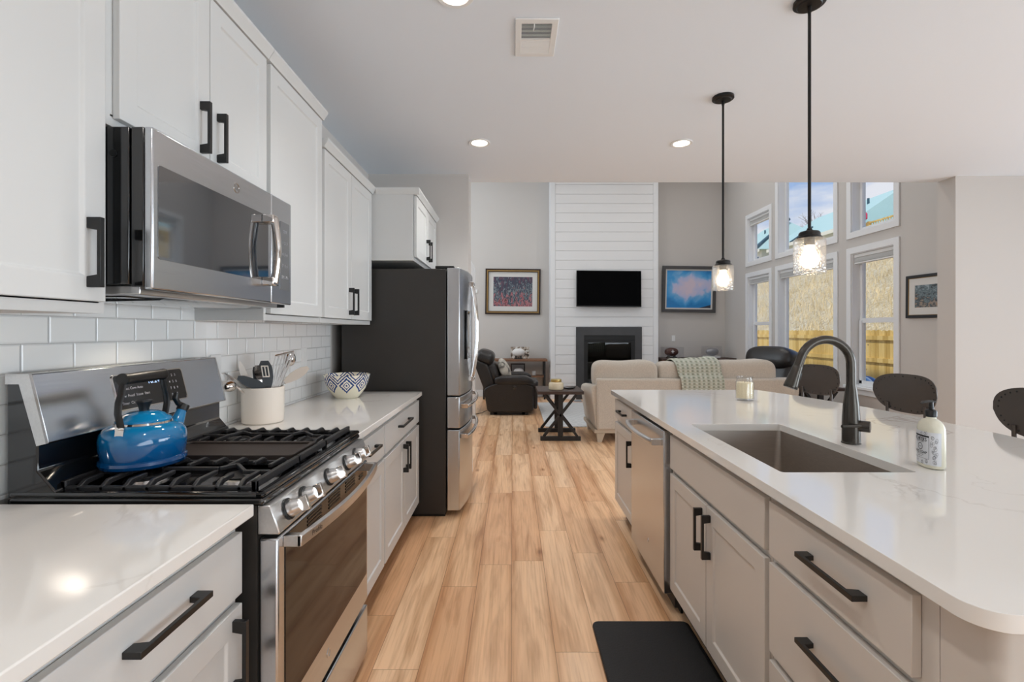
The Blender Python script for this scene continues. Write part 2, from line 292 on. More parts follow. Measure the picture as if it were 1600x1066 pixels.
def fence_mat():
    m = mat('yellow_pine', (214, 180, 104), .75); nt = m.node_tree; p = prin(m)
    tc = N(nt, 'ShaderNodeTexCoord'); s = N(nt, 'ShaderNodeSeparateXYZ'); nt.links.new(tc.outputs['Object'], s.inputs[0])
    wn = N(nt, 'ShaderNodeTexWhiteNoise', noise_dimensions='1D'); nt.links.new(math_n(nt, 'FLOOR', math_n(nt, 'DIVIDE', s.outputs['Y'], .145)), wn.inputs['W'])
    mp = N(nt, 'ShaderNodeMapping'); mp.inputs['Scale'].default_value = (1, 12, 1.2); nt.links.new(tc.outputs['Object'], mp.inputs[0])
    nz = N(nt, 'ShaderNodeTexNoise', inp={'Scale': 3, 'Detail': 5}); nt.links.new(mp.outputs[0], nz.inputs['Vector'])
    vo = N(nt, 'ShaderNodeTexVoronoi', inp={'Scale': 3.2}); nt.links.new(tc.outputs['Object'], vo.inputs['Vector'])
    c = ramp(nt, math_n(nt, 'ADD', math_n(nt, 'MULTIPLY', wn.outputs['Value'], .5), math_n(nt, 'MULTIPLY', nz.outputs[0], .5)), [(.15, lin((186, 150, 76))), (.5, lin((216, 182, 106))), (.9, lin((230, 202, 136)))])
    k = math_n(nt, 'LESS_THAN', vo.outputs['Distance'], .075)
    mxx = N(nt, 'ShaderNodeMixRGB'); nt.links.new(math_n(nt, 'MULTIPLY', k, .7), mxx.inputs[0]); nt.links.new(c, mxx.inputs[1]); mxx.inputs[2].default_value = lin((110, 74, 36))
    nt.links.new(mxx.outputs[0], p.inputs['Base Color']); return m
def stripe_mat():
    m = mat('blue_stripes', (60, 100, 160), .5); nt = m.node_tree; p = prin(m)
    tc = N(nt, 'ShaderNodeTexCoord'); s = N(nt, 'ShaderNodeSeparateXYZ'); nt.links.new(tc.outputs['Object'], s.inputs[0])
    f = math_n(nt, 'FRACT', math_n(nt, 'MULTIPLY', s.outputs['X'], 9.0))
    nt.links.new(ramp(nt, f, [(.0, lin((48, 84, 140))), (.45, lin((96, 146, 200))), (.7, lin((216, 226, 236))), (.8, lin((48, 84, 140)))]), p.inputs['Base Color']); return m

floor_m = floor_mat(); tile_m = tile_mat(); quartz_m = quartz_mat(); kettle_m = kettle_mat(); bowl_m = bowl_mat(); throw_m = throw_mat()
def cloud_art():
    m = mat('blue_cloud_painting', (60, 140, 200), .3); nt = m.node_tree; p = prin(m)
    tc = N(nt, 'ShaderNodeTexCoord'); s = N(nt, 'ShaderNodeSeparateXYZ'); nt.links.new(tc.outputs['Object'], s.inputs[0])
    nz = N(nt, 'ShaderNodeTexNoise', inp={'Scale': 3.6, 'Detail': 3, 'Distortion': .5}); nt.links.new(tc.outputs['Object'], nz.inputs['Vector'])
    dx = math_n(nt, 'POWER', math_n(nt, 'ABSOLUTE', math_n(nt, 'DIVIDE', math_n(nt, 'SUBTRACT', s.outputs['X'], .02), .36)), 2.0)
    dz = math_n(nt, 'POWER', math_n(nt, 'ABSOLUTE', math_n(nt, 'DIVIDE', math_n(nt, 'SUBTRACT', s.outputs['Z'], .07), .22)), 2.0)
    d = math_n(nt, 'SQRT', math_n(nt, 'ADD', dx, dz))
    f = math_n(nt, 'ADD', math_n(nt, 'SUBTRACT', .95, math_n(nt, 'MULTIPLY', d, .5)), math_n(nt, 'MULTIPLY', math_n(nt, 'SUBTRACT', nz.outputs[0], .5), 1.1))
    c = ramp(nt, f, [(.0, lin((30, 128, 196))), (.25, lin((64, 156, 218))), (.42, lin((120, 178, 224))), (.52, lin((186, 192, 226))), (.75, lin((216, 200, 216)))])
    wedge = math_n(nt, 'GREATER_THAN', math_n(nt, 'SUBTRACT', math_n(nt, 'MULTIPLY', s.outputs['X'], .25), s.outputs['Z']), .43)
    mxx = N(nt, 'ShaderNodeMixRGB'); nt.links.new(wedge, mxx.inputs[0]); nt.links.new(c, mxx.inputs[1]); mxx.inputs[2].default_value = lin((40, 44, 60))
    nt.links.new(mxx.outputs[0], p.inputs['Base Color']); return m
rug_m = rug_mat(); ship_m = shiplap_mat(); hill_m = hill_mat(); pine_m = fence_mat(); stripe_m = stripe_mat()
pillow_m = art_mat('floral_pillow', [(.36, (84, 82, 78)), (.48, (196, 190, 178)), (.7, (224, 218, 206))], 9, (1, 1, 1), (0, 0, 0), .5, rough=.9)
art_fire_m = art_mat('abstract_print', [(.22, (88, 66, 64)), (.30, (150, 84, 92)), (.37, (176, 124, 130)), (.42, (74, 66, 74)), (.47, (54, 78, 92)), (.515, (150, 156, 160)), (.54, (60, 74, 88)), (.66, (72, 66, 82)), (.78, (112, 76, 92))], 9, (2.4, 1, .8), (3, 0, 1), 1.0, (-.30, .30, .16))
art_cloud_m = cloud_art()
unused_ = lambda: art_mat('blue_cloud_painting', [(.28, (24, 98, 156)), (.38, (40, 140, 206)), (.46, (96, 168, 222)), (.53, (180, 190, 228)), (.66, (218, 200, 218))], 1.7, (1, 1, 1.7), (4.4, 0, 2.3), .8)
art_land_m = art_mat('small_landscape', [(.2, (168, 116, 70)), (.34, (150, 140, 130)), (.44, (60, 70, 76)), (.52, (120, 136, 142)), (.6, (84, 100, 106)), (.7, (150, 164, 172))], 14, (1, 1, 1.4), (0, 2, 0), .8, (-.14, .14, .16))
photo_m = art_mat('photo_collage', [(.4, (70, 60, 54)), (.5, (186, 168, 150)), (.6, (230, 228, 224))], 18, (1, 1, 1), (0, 0, 0), .3)

# ------------------------------------------------------------------ mesh collector and object builders
def super_pt(a, e):
    c, s = math.cos(a), math.sin(a)
    return math.copysign(abs(c)**(2/e), c), math.copysign(abs(s)**(2/e), s)
class M:
    def __init__(s): s.v = []; s.f = []
    def add(s, vs, fs):
        n = len(s.v); s.v += [tuple(v) for v in vs]; s.f += [tuple(i+n for i in f) for f in fs]; return s
    def box(s, x0, x1, y0, y1, z0, z1):
        if x0 > x1: x0, x1 = x1, x0
        if y0 > y1: y0, y1 = y1, y0
        if z0 > z1: z0, z1 = z1, z0
        return s.add([(x, y, z) for z in (z0, z1) for y in (y0, y1) for x in (x0, x1)],
                     [(0, 2, 3, 1), (4, 5, 7, 6), (0, 1, 5, 4), (2, 6, 7, 3), (0, 4, 6, 2), (1, 3, 7, 5)])
    def prism(s, pts, axis, a0, a1):
        """pts in the plane across axis: x -> (y,z), y -> (x,z), z -> (x,y)"""
        def P(p, a): return {'x': (a, p[0], p[1]), 'y': (p[0], a, p[1]), 'z': (p[0], p[1], a)}[axis]
        n = len(pts)
        return s.add([P(p, a0) for p in pts]+[P(p, a1) for p in pts],
                     [tuple(range(n))[::-1], tuple(range(n, 2*n))]+[(i, (i+1) % n, n+(i+1) % n, n+i) for i in range(n)])
    def lathe(s, prof, c=(0, 0, 0), n=36, sx=1, sy=1, cap=True, R=None):
        vs = []; fs = []
        for r, z in prof:
            for k in range(n):
                a = 2*PI*k/n; v = Vector((r*sx*math.cos(a), r*sy*math.sin(a), z))
                if R: v = R @ v
                vs.append((v.x+c[0], v.y+c[1], v.z+c[2]))
        for i in range(len(prof)-1):
            for k in range(n):
                k2 = (k+1) % n; fs.append((i*n+k, i*n+k2, (i+1)*n+k2, (i+1)*n+k))
        if cap:
            if prof[0][0] > 1e-6: fs.append(tuple(range(n))[::-1])
            if prof[-1][0] > 1e-6: fs.append(tuple((len(prof)-1)*n+k for k in range(n)))
        return s.add(vs, fs)
    def cyl(s, p0, p1, r0, r1=None, n=20):
        p0, p1 = Vector(p0), Vector(p1); d = p1-p0; R = d.to_track_quat('Z', 'Y').to_matrix()
        return s.lathe([(r0, 0), (r0 if r1 is None else r1, d.length)], p0, n, R=R)
    def turned(s, prof, p0, direction, n=28):
        return s.lathe(prof, Vector(p0), n, R=Vector(direction).to_track_quat('Z', 'Y').to_matrix())
    def tube(s, path, r, n=12, flat=1.0, up=None):
        P = [Vector(p) for p in path]; m = len(P); vs = []; fs = []
        rr = r if isinstance(r, (list, tuple)) else [r]*m
        ref = Vector(up) if up else None
        for i in range(m):
            t = (P[min(i+1, m-1)]-P[max(i-1, 0)]).normalized()
            if up is None and (ref is None): ref = Vector((0, 0, 1)) if abs(t.z) < .9 else Vector((1, 0, 0))
            a = t.cross(ref)
            if a.length < 1e-4: a = t.orthogonal()
            a.normalize(); b = a.cross(t).normalized()
            if up is None: ref = b
            for k in range(n):
                q = 2*PI*k/n; v = P[i]+a*rr[i]*math.cos(q)+b*rr[i]*flat*math.sin(q); vs.append(v)
        for i in range(m-1):
            for k in range(n):
                k2 = (k+1) % n; fs.append((i*n+k, i*n+k2, (i+1)*n+k2, (i+1)*n+k))
        fs.append(tuple(range(n))[::-1]); fs.append(tuple((m-1)*n+k for k in range(n)))
        return s.add(vs, fs)
    def sq(s, c, h, e1=.5, e2=.5, n=28, m=16, R=None, fn=None):
        """superquadric: centre, half sizes; fn(unit vector) -> offset"""
        vs = []; fs = []
        pw = lambda x, e: math.copysign(abs(x)**e, x)
        for i in range(m+1):
            a = -PI/2+PI*i/m
            for k in range(n):
                b = 2*PI*k/n
                v = Vector((h[0]*pw(math.cos(a), e1)*pw(math.cos(b), e2), h[1]*pw(math.cos(a), e1)*pw(math.sin(b), e2), h[2]*pw(math.sin(a), e1)))
                if fn: v = fn(v)
                if R: v = R @ v
                vs.append((v.x+c[0], v.y+c[1], v.z+c[2]))
        for i in range(m):
            for k in range(n):
                k2 = (k+1) % n; fs.append((i*n+k, i*n+k2, (i+1)*n+k2, (i+1)*n+k))
        return s.add(vs, fs)
    def beam(s, p0, p1, w, h, up=(0, 0, 1)):
        p0, p1 = Vector(p0), Vector(p1); t = (p1-p0).normalized(); a = t.cross(Vector(up)).normalized(); b = a.cross(t)
        vs = [p+a*x*w/2+b*y*h/2 for p in (p0, p1) for x, y in ((-1, -1), (1, -1), (1, 1), (-1, 1))]
        return s.add(vs, [(3, 2, 1, 0), (4, 5, 6, 7)]+[(i, (i+1) % 4, 4+(i+1) % 4, 4+i) for i in range(4)])
    def plate(s, outer, holes, f3, d0, d1):
        """flat plate with holes; f3(u, v, d) -> point"""
        bm = bmesh.new(); loops = []
        for L in [outer]+holes:
            vv = [bm.verts.new((p[0], p[1], 0)) for p in L]; loops.append(vv)
            for i in range(len(vv)): bm.edges.new((vv[i], vv[(i+1) % len(vv)]))
        bmesh.ops.triangle_fill(bm, use_beauty=True, use_dissolve=False, edges=bm.edges[:])
        bm.verts.index_update(); uv = [(v.co.x, v.co.y) for v in bm.verts]; tr = [tuple(v.index for v in f.verts) for f in bm.faces]
        n = len(uv); vs = [f3(u, v, d0) for u, v in uv]+[f3(u, v, d1) for u, v in uv]
        fs = tr+[tuple(i+n for i in t[::-1]) for t in tr]
        for L in loops:
            ids = [v.index for v in L]
            for i in range(len(ids)):
                a, b = ids[i], ids[(i+1) % len(ids)]; fs.append((a, b, b+n, a+n))
        bm.free(); return s.add(vs, fs)
    def xf(s, R=None, t=(0, 0, 0)):
        s.v = [tuple((R @ Vector(v) if R else Vector(v))+Vector(t)) for v in s.v]; return s

def root_of(o):
    while o.parent: o = o.parent
    return o
def obj(name, m, material, parent=None, bevel=0.0, local=False, angle=35, seg=2):
    off = Vector((0, 0, 0))
    if parent is not None and not local: off = root_of(parent).location
    me = bpy.data.meshes.new(name); me.from_pydata([tuple(Vector(v)-off) for v in m.v], [], m.f)
    bm = bmesh.new(); bm.from_mesh(me); bmesh.ops.recalc_face_normals(bm, faces=bm.faces[:]); bm.to_mesh(me); bm.free()
    me.materials.append(material); me.polygons.foreach_set('use_smooth', [True]*len(me.polygons))
    me.set_sharp_from_angle(angle=math.radians(angle)); me.update()
    o = bpy.data.objects.new(name, me); COL.objects.link(o)
    if parent is not None: o.parent = parent
    if bevel:
        b = o.modifiers.new('bevel', 'BEVEL'); b.width = bevel; b.segments = seg; b.limit_method = 'ANGLE'; b.angle_limit = math.radians(40); b.harden_normals = False
    return o
def tag(o, label, cat, group=None):
    o['label'] = label; o['category'] = cat
    if group: o['group'] = group
    return o
def thing(name, label, cat, loc=(0, 0, 0), rotz=0, group=None):
    o = bpy.data.objects.new(name, None); COL.objects.link(o); o.empty_display_size = .05
    o.location = loc; o.rotation_euler = (0, 0, rotz); return tag(o, label, cat, group)
def struct(name, m, material, parent=None, bevel=0.0, **kw):
    o = obj(name, m, material, parent, bevel, **kw)
    if parent is None: o['kind'] = 'structure'
    return o
def copy_tree(o, parent=None):
    c = o.copy(); COL.objects.link(c)
    if parent is not None: c.parent = parent
    for ch in list(o.children): copy_tree(ch, c)
    return c
def text_mesh(s, size, align='CENTER', bold=0.0):
    cu = bpy.data.curves.new('t', 'FONT'); cu.body = s; cu.size = size; cu.align_x = align; cu.align_y = 'CENTER'; cu.offset = bold; cu.resolution_u = 3
    o = bpy.data.objects.new('t', cu); COL.objects.link(o); bpy.context.view_layer.update()
    me = bpy.data.meshes.new_from_object(o.evaluated_get(bpy.context.evaluated_depsgraph_get()))
    r = ([tuple(v.co) for v in me.vertices], [tuple(p.vertices) for p in me.polygons])
    bpy.data.objects.remove(o); bpy.data.curves.remove(cu); bpy.data.meshes.remove(me); return r
def text_on(m, s, size, f, **kw):
    vs, fs = text_mesh(s, size, **kw); m.add([f(v[0], v[1]) for v in vs], fs); return m
def ring_pts(r, n=28): return [(r*math.cos(2*PI*k/n), r*math.sin(2*PI*k/n)) for k in range(n)]

# ================================================================== the setting
CZ = 2.768
WX = -1.31
struct('floor', M().box(-3.7, 7.1, -3.2, 10.0, -.05, 0), floor_m)
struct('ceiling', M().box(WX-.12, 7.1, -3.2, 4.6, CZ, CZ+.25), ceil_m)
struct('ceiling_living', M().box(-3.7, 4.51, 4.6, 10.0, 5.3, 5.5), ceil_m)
struct('wall_left', M().box(WX-.12, WX, -3.2, 4.357, 0, CZ), wall_m)
struct('wall_end', M().box(-3.7, -.40, 4.357, 4.6, 0, CZ), wall_m)
struct('wall_header', M().box(-3.7, 4.51, 4.45, 4.6, CZ+.25, 5.3), wall_m)
struct('wall_back', M().box(-3.7, 4.51, 9.83, 10.0, 0, 5.3), wall_m)
struct('wall_living_left', M().box(-3.7, -3.55, 4.6, 9.83, 0, 5.3), wall_m)
struct('wall_dining', M().box(4.07, 7.1, 4.41, 4.6, 0, CZ), wall_m)
struct('wall_dining_right', M().box(7.0, 7.1, -3.2, 4.41, 0, CZ), wall_m)
struct('wall_rear', M().box(WX, 7.0, -3.2, -3.1, 0, CZ), wall_m)
struct('wall_stair', M().prism([(-2.6, 0), (-.545, 0), (-.545, 2.26), (-.60, 2.36), (-2.6, 4.3)], 'y', 6.95, 7.07), trim_m)
# window wall of the living room with its six openings
RX = 4.35
wins = [('far', 8.04, 8.94, 3.48), ('mid', 6.41, 7.93, 4.35), ('near', 5.385, 6.235, 3.48)]
openings = []
for nme, ya, yb, top in wins:
    openings += [(ya+.075, yb-.075, .645, 2.33, nme, 'low'), (ya+.075, yb-.075, 2.60, top-.075, nme, 'up')]
struct('wall_right', M().plate([(4.6, 0), (9.83, 0), (9.83, 5.3), (4.6, 5.3)], [[(a, c), (b, c), (b, d), (a, d)] for a, b, c, d, _, _ in openings],
       lambda u, v, d: (d, u, v), RX, RX+.16), wall_m)
def rect_ring(m, y0, y1, z0, z1, wd, x0, x1):
    m.plate([(y0, z0), (y1, z0), (y1, z1), (y0, z1)], [[(y0+wd, z0+wd), (y1-wd, z0+wd), (y1-wd, z1-wd), (y0+wd, z1-wd)]], lambda u, v, d: (d, u, v), x0, x1); return m
blinds = []
for i, (a, b, c, d, nme, lv) in enumerate(openings):
    wn = struct('window_%d' % (i+1), rect_ring(M(), a-.075, b+.075, c-(.06 if lv == 'low' else .075), d+.075, .078, RX-.018, RX), trim_m, bevel=.003)
    fr = rect_ring(M(), a, b, c, d, .012, RX, RX+.155)                        # jamb lining
    rect_ring(fr, a+.012, b-.012, c+.012, d-.012, .045, RX+.095, RX+.14)      # sash
    if lv == 'low' and nme != 'mid':
        zr = 1.475; fr.box(RX+.085, RX+.14, a+.03, b-.03, zr-.03, zr+.03)
        fr.box(RX+.075, RX+.10, a+.03, a+.075, c+.03, zr); fr.box(RX+.075, RX+.10, b-.075, b-.03, c+.03, zr); fr.box(RX+.075, RX+.10, a+.03, b-.03, c+.012, c+.07)
    obj('frame', fr, trim_m, wn)
    obj('pane', M().box(RX+.115, RX+.12, a+.04, b-.04, c+.04, d-.04), pane_m, wn)
    if lv == 'low':
        obj('sill', M().box(RX-.045, RX+.02, a-.10, b+.10, c-.03, c).box(RX-.02, RX, a-.08, b+.08, c-.10, c-.03), trim_m, wn, bevel=.003)
    if lv == 'low' or nme == 'far': blinds.append((a, b, d, nme, lv))
for a, b, d, nme, lv in blinds:
    lab = {('far', 'low'): 'raised white blind atop the lower narrow window beside the room corner', ('mid', 'low'): 'raised white blind atop the wide lower window',
           ('near', 'low'): 'raised white blind atop the lower narrow window nearest the landscape picture', ('far', 'up'): 'raised white blind atop the short upper window beside the room corner'}[(nme, lv)].replace('nearest', 'next to')
    bl = thing('window_blind', lab, 'blind', (RX+.05, (a+b)/2, d-.012), group='raised white window blinds')
    obj('headrail', M().box(RX+.02, RX+.08, a+.015, b-.015, d-.055, d-.013), white_m, bl, bevel=.004)
    sl = M()
    for k in range(9): sl.box(RX+.024, RX+.076, a+.02, b-.02, d-.064-k*.006, d-.0605-k*.006)
    obj('slats', sl, white_m, bl); obj('bottom_rail', M().box(RX+.022, RX+.078, a+.018, b-.018, d-.135, d-.117), white_m, bl, bevel=.003)
struct('baseboard_back', M().box(-3.55, .63, 9.81, 9.83, 0, .13).box(2.87, RX, 9.81, 9.83, 0, .13), trim_m, bevel=.003)
struct('baseboard_right', M().box(RX-.018, RX, 4.6, 9.81, 0, .13), trim_m, bevel=.003)
struct('baseboard_end', M().box(-.40, -.382, 4.34, 4.6, 0, .13).box(-.47, -.382, 4.339, 4.357, 0, .13), trim_m, bevel=.003)
struct('baseboard_dining', M().box(4.052, 7.0, 4.392, 4.41, 0, .13).box(4.052, 4.07, 4.41, 4.6, 0, .13), trim_m, bevel=.003)
struct('backsplash', M().box(WX, WX+.008, -.4, 3.43, .914, 1.40).box(WX, WX+.008, 1.19, 1.975, 1.40, 1.50), tile_m)

# ================================================================== cabinet makers (faces look along +x when s=1, -x when s=-1)
def shaker(face, s, u0, u1, z0, z1, t=.019, w=.058, d=.007, flat=False):
    m = M()
    if flat: return m.box(face-s*t, face, u0, u1, z0, z1)
    f, r, k = face, face-s*d, face-s*t; e = .006
    O = [(u0, z0), (u1, z0), (u1, z1), (u0, z1)]; I = [(u0+w, z0+w), (u1-w, z0+w), (u1-w, z1-w), (u0+w, z1-w)]; J = [(u0+w+e, z0+w+e), (u1-w-e, z0+w+e), (u1-w-e, z1-w-e), (u0+w+e, z1-w-e)]
    vs = [(f, a, b) for a, b in O]+[(f, a, b) for a, b in I]+[(r, a, b) for a, b in J]+[(k, a, b) for a, b in O]
    fs = [(8, 9, 10, 11), (15, 14, 13, 12)]
    for i in range(4):
        j = (i+1) % 4; fs += [(i, j, 4+j, 4+i), (4+i, 4+j, 8+j, 8+i), (12+i, 12+j, j, i)]
    return m.add(vs, fs)
def pull(face, s, u, z, L, vertical=False):
    """flat bar pull with broad square feet"""
    m = M(); h = L/2; pr = .033; fw = .026; bw = .0125
    prof = [(-h, 0), (-h, pr), (h, pr), (h, 0), (h-fw, 0), (h-fw-.004, pr-.0085), (-h+fw+.004, pr-.0085), (-h+fw, 0)]
    n = len(prof)
    def P(a, o, c): return (face+s*o, u+c, z+a) if vertical else (face+s*o, u+a, z+c)
    vs = [P(a, o, -bw/2) for a, o in prof]+[P(a, o, bw/2) for a, o in prof]
    caps = [(0, 1, 6, 7), (1, 2, 5, 6), (2, 3, 4, 5)]
    fs = [c for c in caps]+[tuple(i+n for i in c[::-1]) for c in caps]+[(i, (i+1) % n, n+(i+1) % n, n+i) for i in range(n)]
    return m.add(vs, fs)
def add_front(cab, kind, face, s, u0, u1, z0, z1, paint, handle=None, flat=False):
    d = obj(kind, shaker(face, s, u0, u1, z0, z1, flat=flat), paint, cab, bevel=.0018)
    if handle: obj('handle', pull(face, s, *handle), black_m, d, bevel=.0012)
    return d

# ---------------------------------------------------------------- white base cabinets along the tiled wall
BF = -.66
def base_body(y0, y1): return M().box(WX+.012, BF-.021, y0, y1, .115, .884)
def toe(y0, y1): return M().box(WX+.012, BF-.09, y0, y1, 0, .115)
c1 = thing('base_cabinet', 'white base cabinet with one drawer over a door, on the camera side of the range', 'cabinet', (WX+.012, .88, 0))
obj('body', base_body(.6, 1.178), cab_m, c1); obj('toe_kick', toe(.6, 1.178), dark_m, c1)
add_front(c1, 'drawer', BF, 1, .625, 1.172, .705, .855, cab_m, (.908, .795, .196), flat=True)
add_front(c1, 'door', BF, 1, .625, 1.172, .135, .682, cab_m, (1.135, .575, .17, True))
c2 = thing('base_cabinet', 'narrow white base cabinet with a drawer over one door, touching the range', 'cabinet', (WX+.012, 2.23, 0))
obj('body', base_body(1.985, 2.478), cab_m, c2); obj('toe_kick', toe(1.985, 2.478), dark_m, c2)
add_front(c2, 'drawer', BF, 1, 1.995, 2.47, .705, .855, cab_m, (2.22, .792, .196), flat=True)
add_front(c2, 'door', BF, 1, 1.995, 2.47, .135, .682, cab_m, (2.035, .575, .17, True))
c3 = thing('base_cabinet', 'wide white base cabinet with a drawer over two doors, beside the refrigerator', 'cabinet', (WX+.012, 2.94, 0))
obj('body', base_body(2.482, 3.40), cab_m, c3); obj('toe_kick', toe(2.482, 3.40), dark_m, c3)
add_front(c3, 'drawer', BF, 1, 2.49, 3.385, .705, .855, cab_m, (2.905, .792, .28), flat=True)
add_front(c3, 'door', BF, 1, 2.49, 2.936, .135, .682, cab_m, (2.90, .575, .17, True))
add_front(c3, 'door', BF, 1, 2.941, 3.385, .135, .682, cab_m, (2.975, .575, .17, True))
tag(obj('countertop', M().box(WX+.009, -.643, -.4, 1.194, .884, .914), quartz_m, None, bevel=.003), 'white quartz countertop slab on the camera side of the range', 'countertop')
tag(obj('countertop', M().box(WX+.009, -.643, 1.984, 3.408, .884, .914), quartz_m, None, bevel=.003), 'white quartz countertop slab between the range and the refrigerator', 'countertop')

# ---------------------------------------------------------------- white wall cabinets
UF = -1.0; UB = UF-.02
def crown(y0, y1, zt, x=UF, end0=False):
    return M().prism([(x-.035, zt-.045), (x+.004, zt-.045), (x+.012, zt-.03), (x+.025, zt-.012), (x+.025, zt), (x-.035, zt)], 'y', y0, y1)
def upper_body(m, y0, y1, z0, z1): return m.box(WX+.008, UB, y0, y1, z0, z1)
def upper(label, y0, y1, z0, z1, doors, ztc, handles, under=True):
    u = thing('wall_cabinet', label, 'cabinet', (WX+.008, (y0+y1)/2, z0))
    b = M().box(WX+.008, UB, y0, y0+.016, z0, z1).box(WX+.008, UB, y1-.016, y1, z0, z1).box(WX+.008, UB, y0+.016, y1-.016, z0+.025, z1).box(UB-.018, UB, y0+.016, y1-.016, z0, z0+.03)
    obj('body', b, cab_m, u)
    if under: obj('underside', M().box(WX+.01, UB-.019, y0+.017, y1-.017, z0+.019, z0+.0245), cabin_m, u)
    for (a, c), hd in zip(doors, handles): add_front(u, 'door', UF, 1, a, c, z0+(.028 if under else .02), ztc-.05, cab_m, hd)
    obj('crown', crown(y0, y1, ztc), cab_m, u)
    return u
upper('tall white wall cabinet on the camera side of the microwave', .28, 1.198, 1.388, 2.48, [(.30, .736), (.741, 1.180)], 2.50, [(.70, 1.53, .165, True), (1.132, 1.53, .165, True)])
upper('short white wall cabinet with two doors above the microwave', 1.20, 1.962, 1.865, 2.48, [(1.222, 1.585), (1.589, 1.952)], 2.50, [(1.54, 1.997, .165, True), (1.628, 1.997, .165, True)], under=False)
upper('tall white wall cabinet with a single door just past the microwave', 1.964, 2.535, 1.388, 2.48, [(1.985, 2.52)], 2.50, [(2.03, 1.525, .165, True)])
upper('lower white wall cabinet with two doors above the patterned bowl', 2.537, 3.43, 1.388, 2.34, [(2.555, 2.978), (2.983, 3.405)], 2.365, [(2.935, 1.525, .165, True), (3.025, 1.525, .165, True)])
fc = thing('wall_cabinet', 'deep white cabinet mounted above the refrigerator', 'cabinet', (WX+.008, 3.89, 1.849))
obj('body', M().box(WX+.008, -.712, 3.436, 4.352, 1.849, 2.33), cab_m, fc)
add_front(fc, 'door', -.69, 1, 3.452, 3.892, 1.875, 2.315, cab_m, (3.845, 1.99, .165, True)); add_front(fc, 'door', -.69, 1, 3.897, 4.34, 1.875, 2.315, cab_m, (3.945, 1.99, .165, True))
obj('crown', crown(3.43, 4.355, 2.365, -.69).prism([(3.436, 2.32), (3.43, 2.32), (3.418, 2.335), (3.408, 2.353), (3.408, 2.365), (3.436, 2.365)], 'x', -.975, -.665), cab_m, fc)

# ---------------------------------------------------------------- microwave
mw = thing('microwave', 'stainless over-the-range microwave with dark window, under the short cabinet', 'microwave', (WX+.01, 1.58, 1.449))
MY0, MY1, MZ0, MZ1, MF = 1.203, 1.957, 1.449, 1.858, -.903
obj('case', M().box(WX+.01, -.962, MY0, MY1, MZ0+.012, MZ1).box(-.958, -.926, MY0+.001, MY1-.001, MZ0+.006, MZ1), gblack_m, mw, bevel=.003)
SY = 1.797
dr = obj('door', M().box(-.925, MF, MY0, SY-.001, MZ0, MZ1), steelv_m, mw, bevel=.005)
obj('control_strip', M().box(-.925, MF, SY+.001, MY1, MZ0, MZ1), steelv_m, mw, bevel=.004)
def rrect(y0, y1, z0, z1, r, n=5):
    P = []
    for cx, cy, a0 in ((y1-r, z1-r, 0), (y0+r, z1-r, 90), (y0+r, z0+r, 180), (y1-r, z0+r, 270)):
        for k in range(n+1):
            a = math.radians(a0+90*k/n); P.append((cx+r*math.cos(a), cy+r*math.sin(a)))
    return P
obj('window', M().prism(rrect(1.222, 1.772, 1.528, 1.768, .008), 'x', MF-.002, MF+.0012), mglass_m, dr)
obj('keypad', M().prism(rrect(1.862, 1.938, 1.505, 1.772, .006), 'x', MF-.002, MF+.0012), mglass_m, mw)
kp = M()
for i, row in enumerate(('12:00', '1  2  3', '4  5  6', '7  8  9', 'Off 0 On')):
    text_on(kp, row, .017, lambda x, y, i=i: (MF+.0016, 1.90+x*.95, 1.735-i*.045+y))
obj('keypad_print', kp, keys_m, mw)
hp = []
for k in range(15):
    t = k/14; hp.append((-.868+.012*math.sin(PI*t), 1.748, 1.518+.238*t))
hm = M().tube(hp, .0135, 12, up=(0, 1, 0)); hm.box(MF, -.861, 1.727, 1.769, 1.735, 1.765).box(MF, -.861, 1.727, 1.769, 1.509, 1.54)
obj('handle', hm, chrome_m, dr, bevel=.004)
def badge(cx, cy, cz, r, nx='x', face=0):
    """round script monogram: a ring with two letters"""
    m = M(); n = 28
    f3 = (lambda u, v, d: (face+d, cy+u, cz+v)) if nx == 'x' else (lambda u, v, d: (face-d, cy-u, cz+v))
    m.plate(ring_pts(r, n), [ring_pts(r*.8, n)], f3, 0, .0014)
    text_on(m, 'GE', r*1.05, lambda x, y: f3(x, y, .0012)); return m
obj('badge', badge(0, 1.571, 1.812, .0165, 'x', MF), chrome_m, dr)
un = M().box(WX+.03, -.95, MY0+.02, MY1-.02, MZ0-.012, MZ0+.012)
bt = obj('underside_vent', un, steel_m, mw, bevel=.003)
obj('filter', M().box(-1.25, -1.02, MY0+.06, MY0+.3, MZ0-.016, MZ0-.012).box(-1.25, -1.02, MY1-.3, MY1-.06, MZ0-.016, MZ0-.012), gblack_m, bt)
obj('lamp', M().box(-1.08, -1.03, 1.53, 1.62, MZ0-.015, MZ0-.0115), bulb_m, bt)
ll = light('SPOT', 'hood_lamp', (-1.055-WX-.01, 1.575-1.58, -.03), (0, 0, 0), 2.5, (1, .86, .7), spot_size=math.radians(140), spot_blend=.5, shadow_soft_size=.03); ll.parent = mw
obj('lower_lip', M().prism([(-.95, MZ0+.004), (-1.0, MZ0-.018), (-1.2, MZ0-.022), (-1.2, MZ0-.012), (-.95, MZ0+.008)], 'y', 1.36, 1.9), gblack_m, bt)
sv = M().cyl((-1.0, MY0-.003, 1.79), (-1.0, MY0+.001, 1.79), .009); obj('screw', sv, black_m, mw)

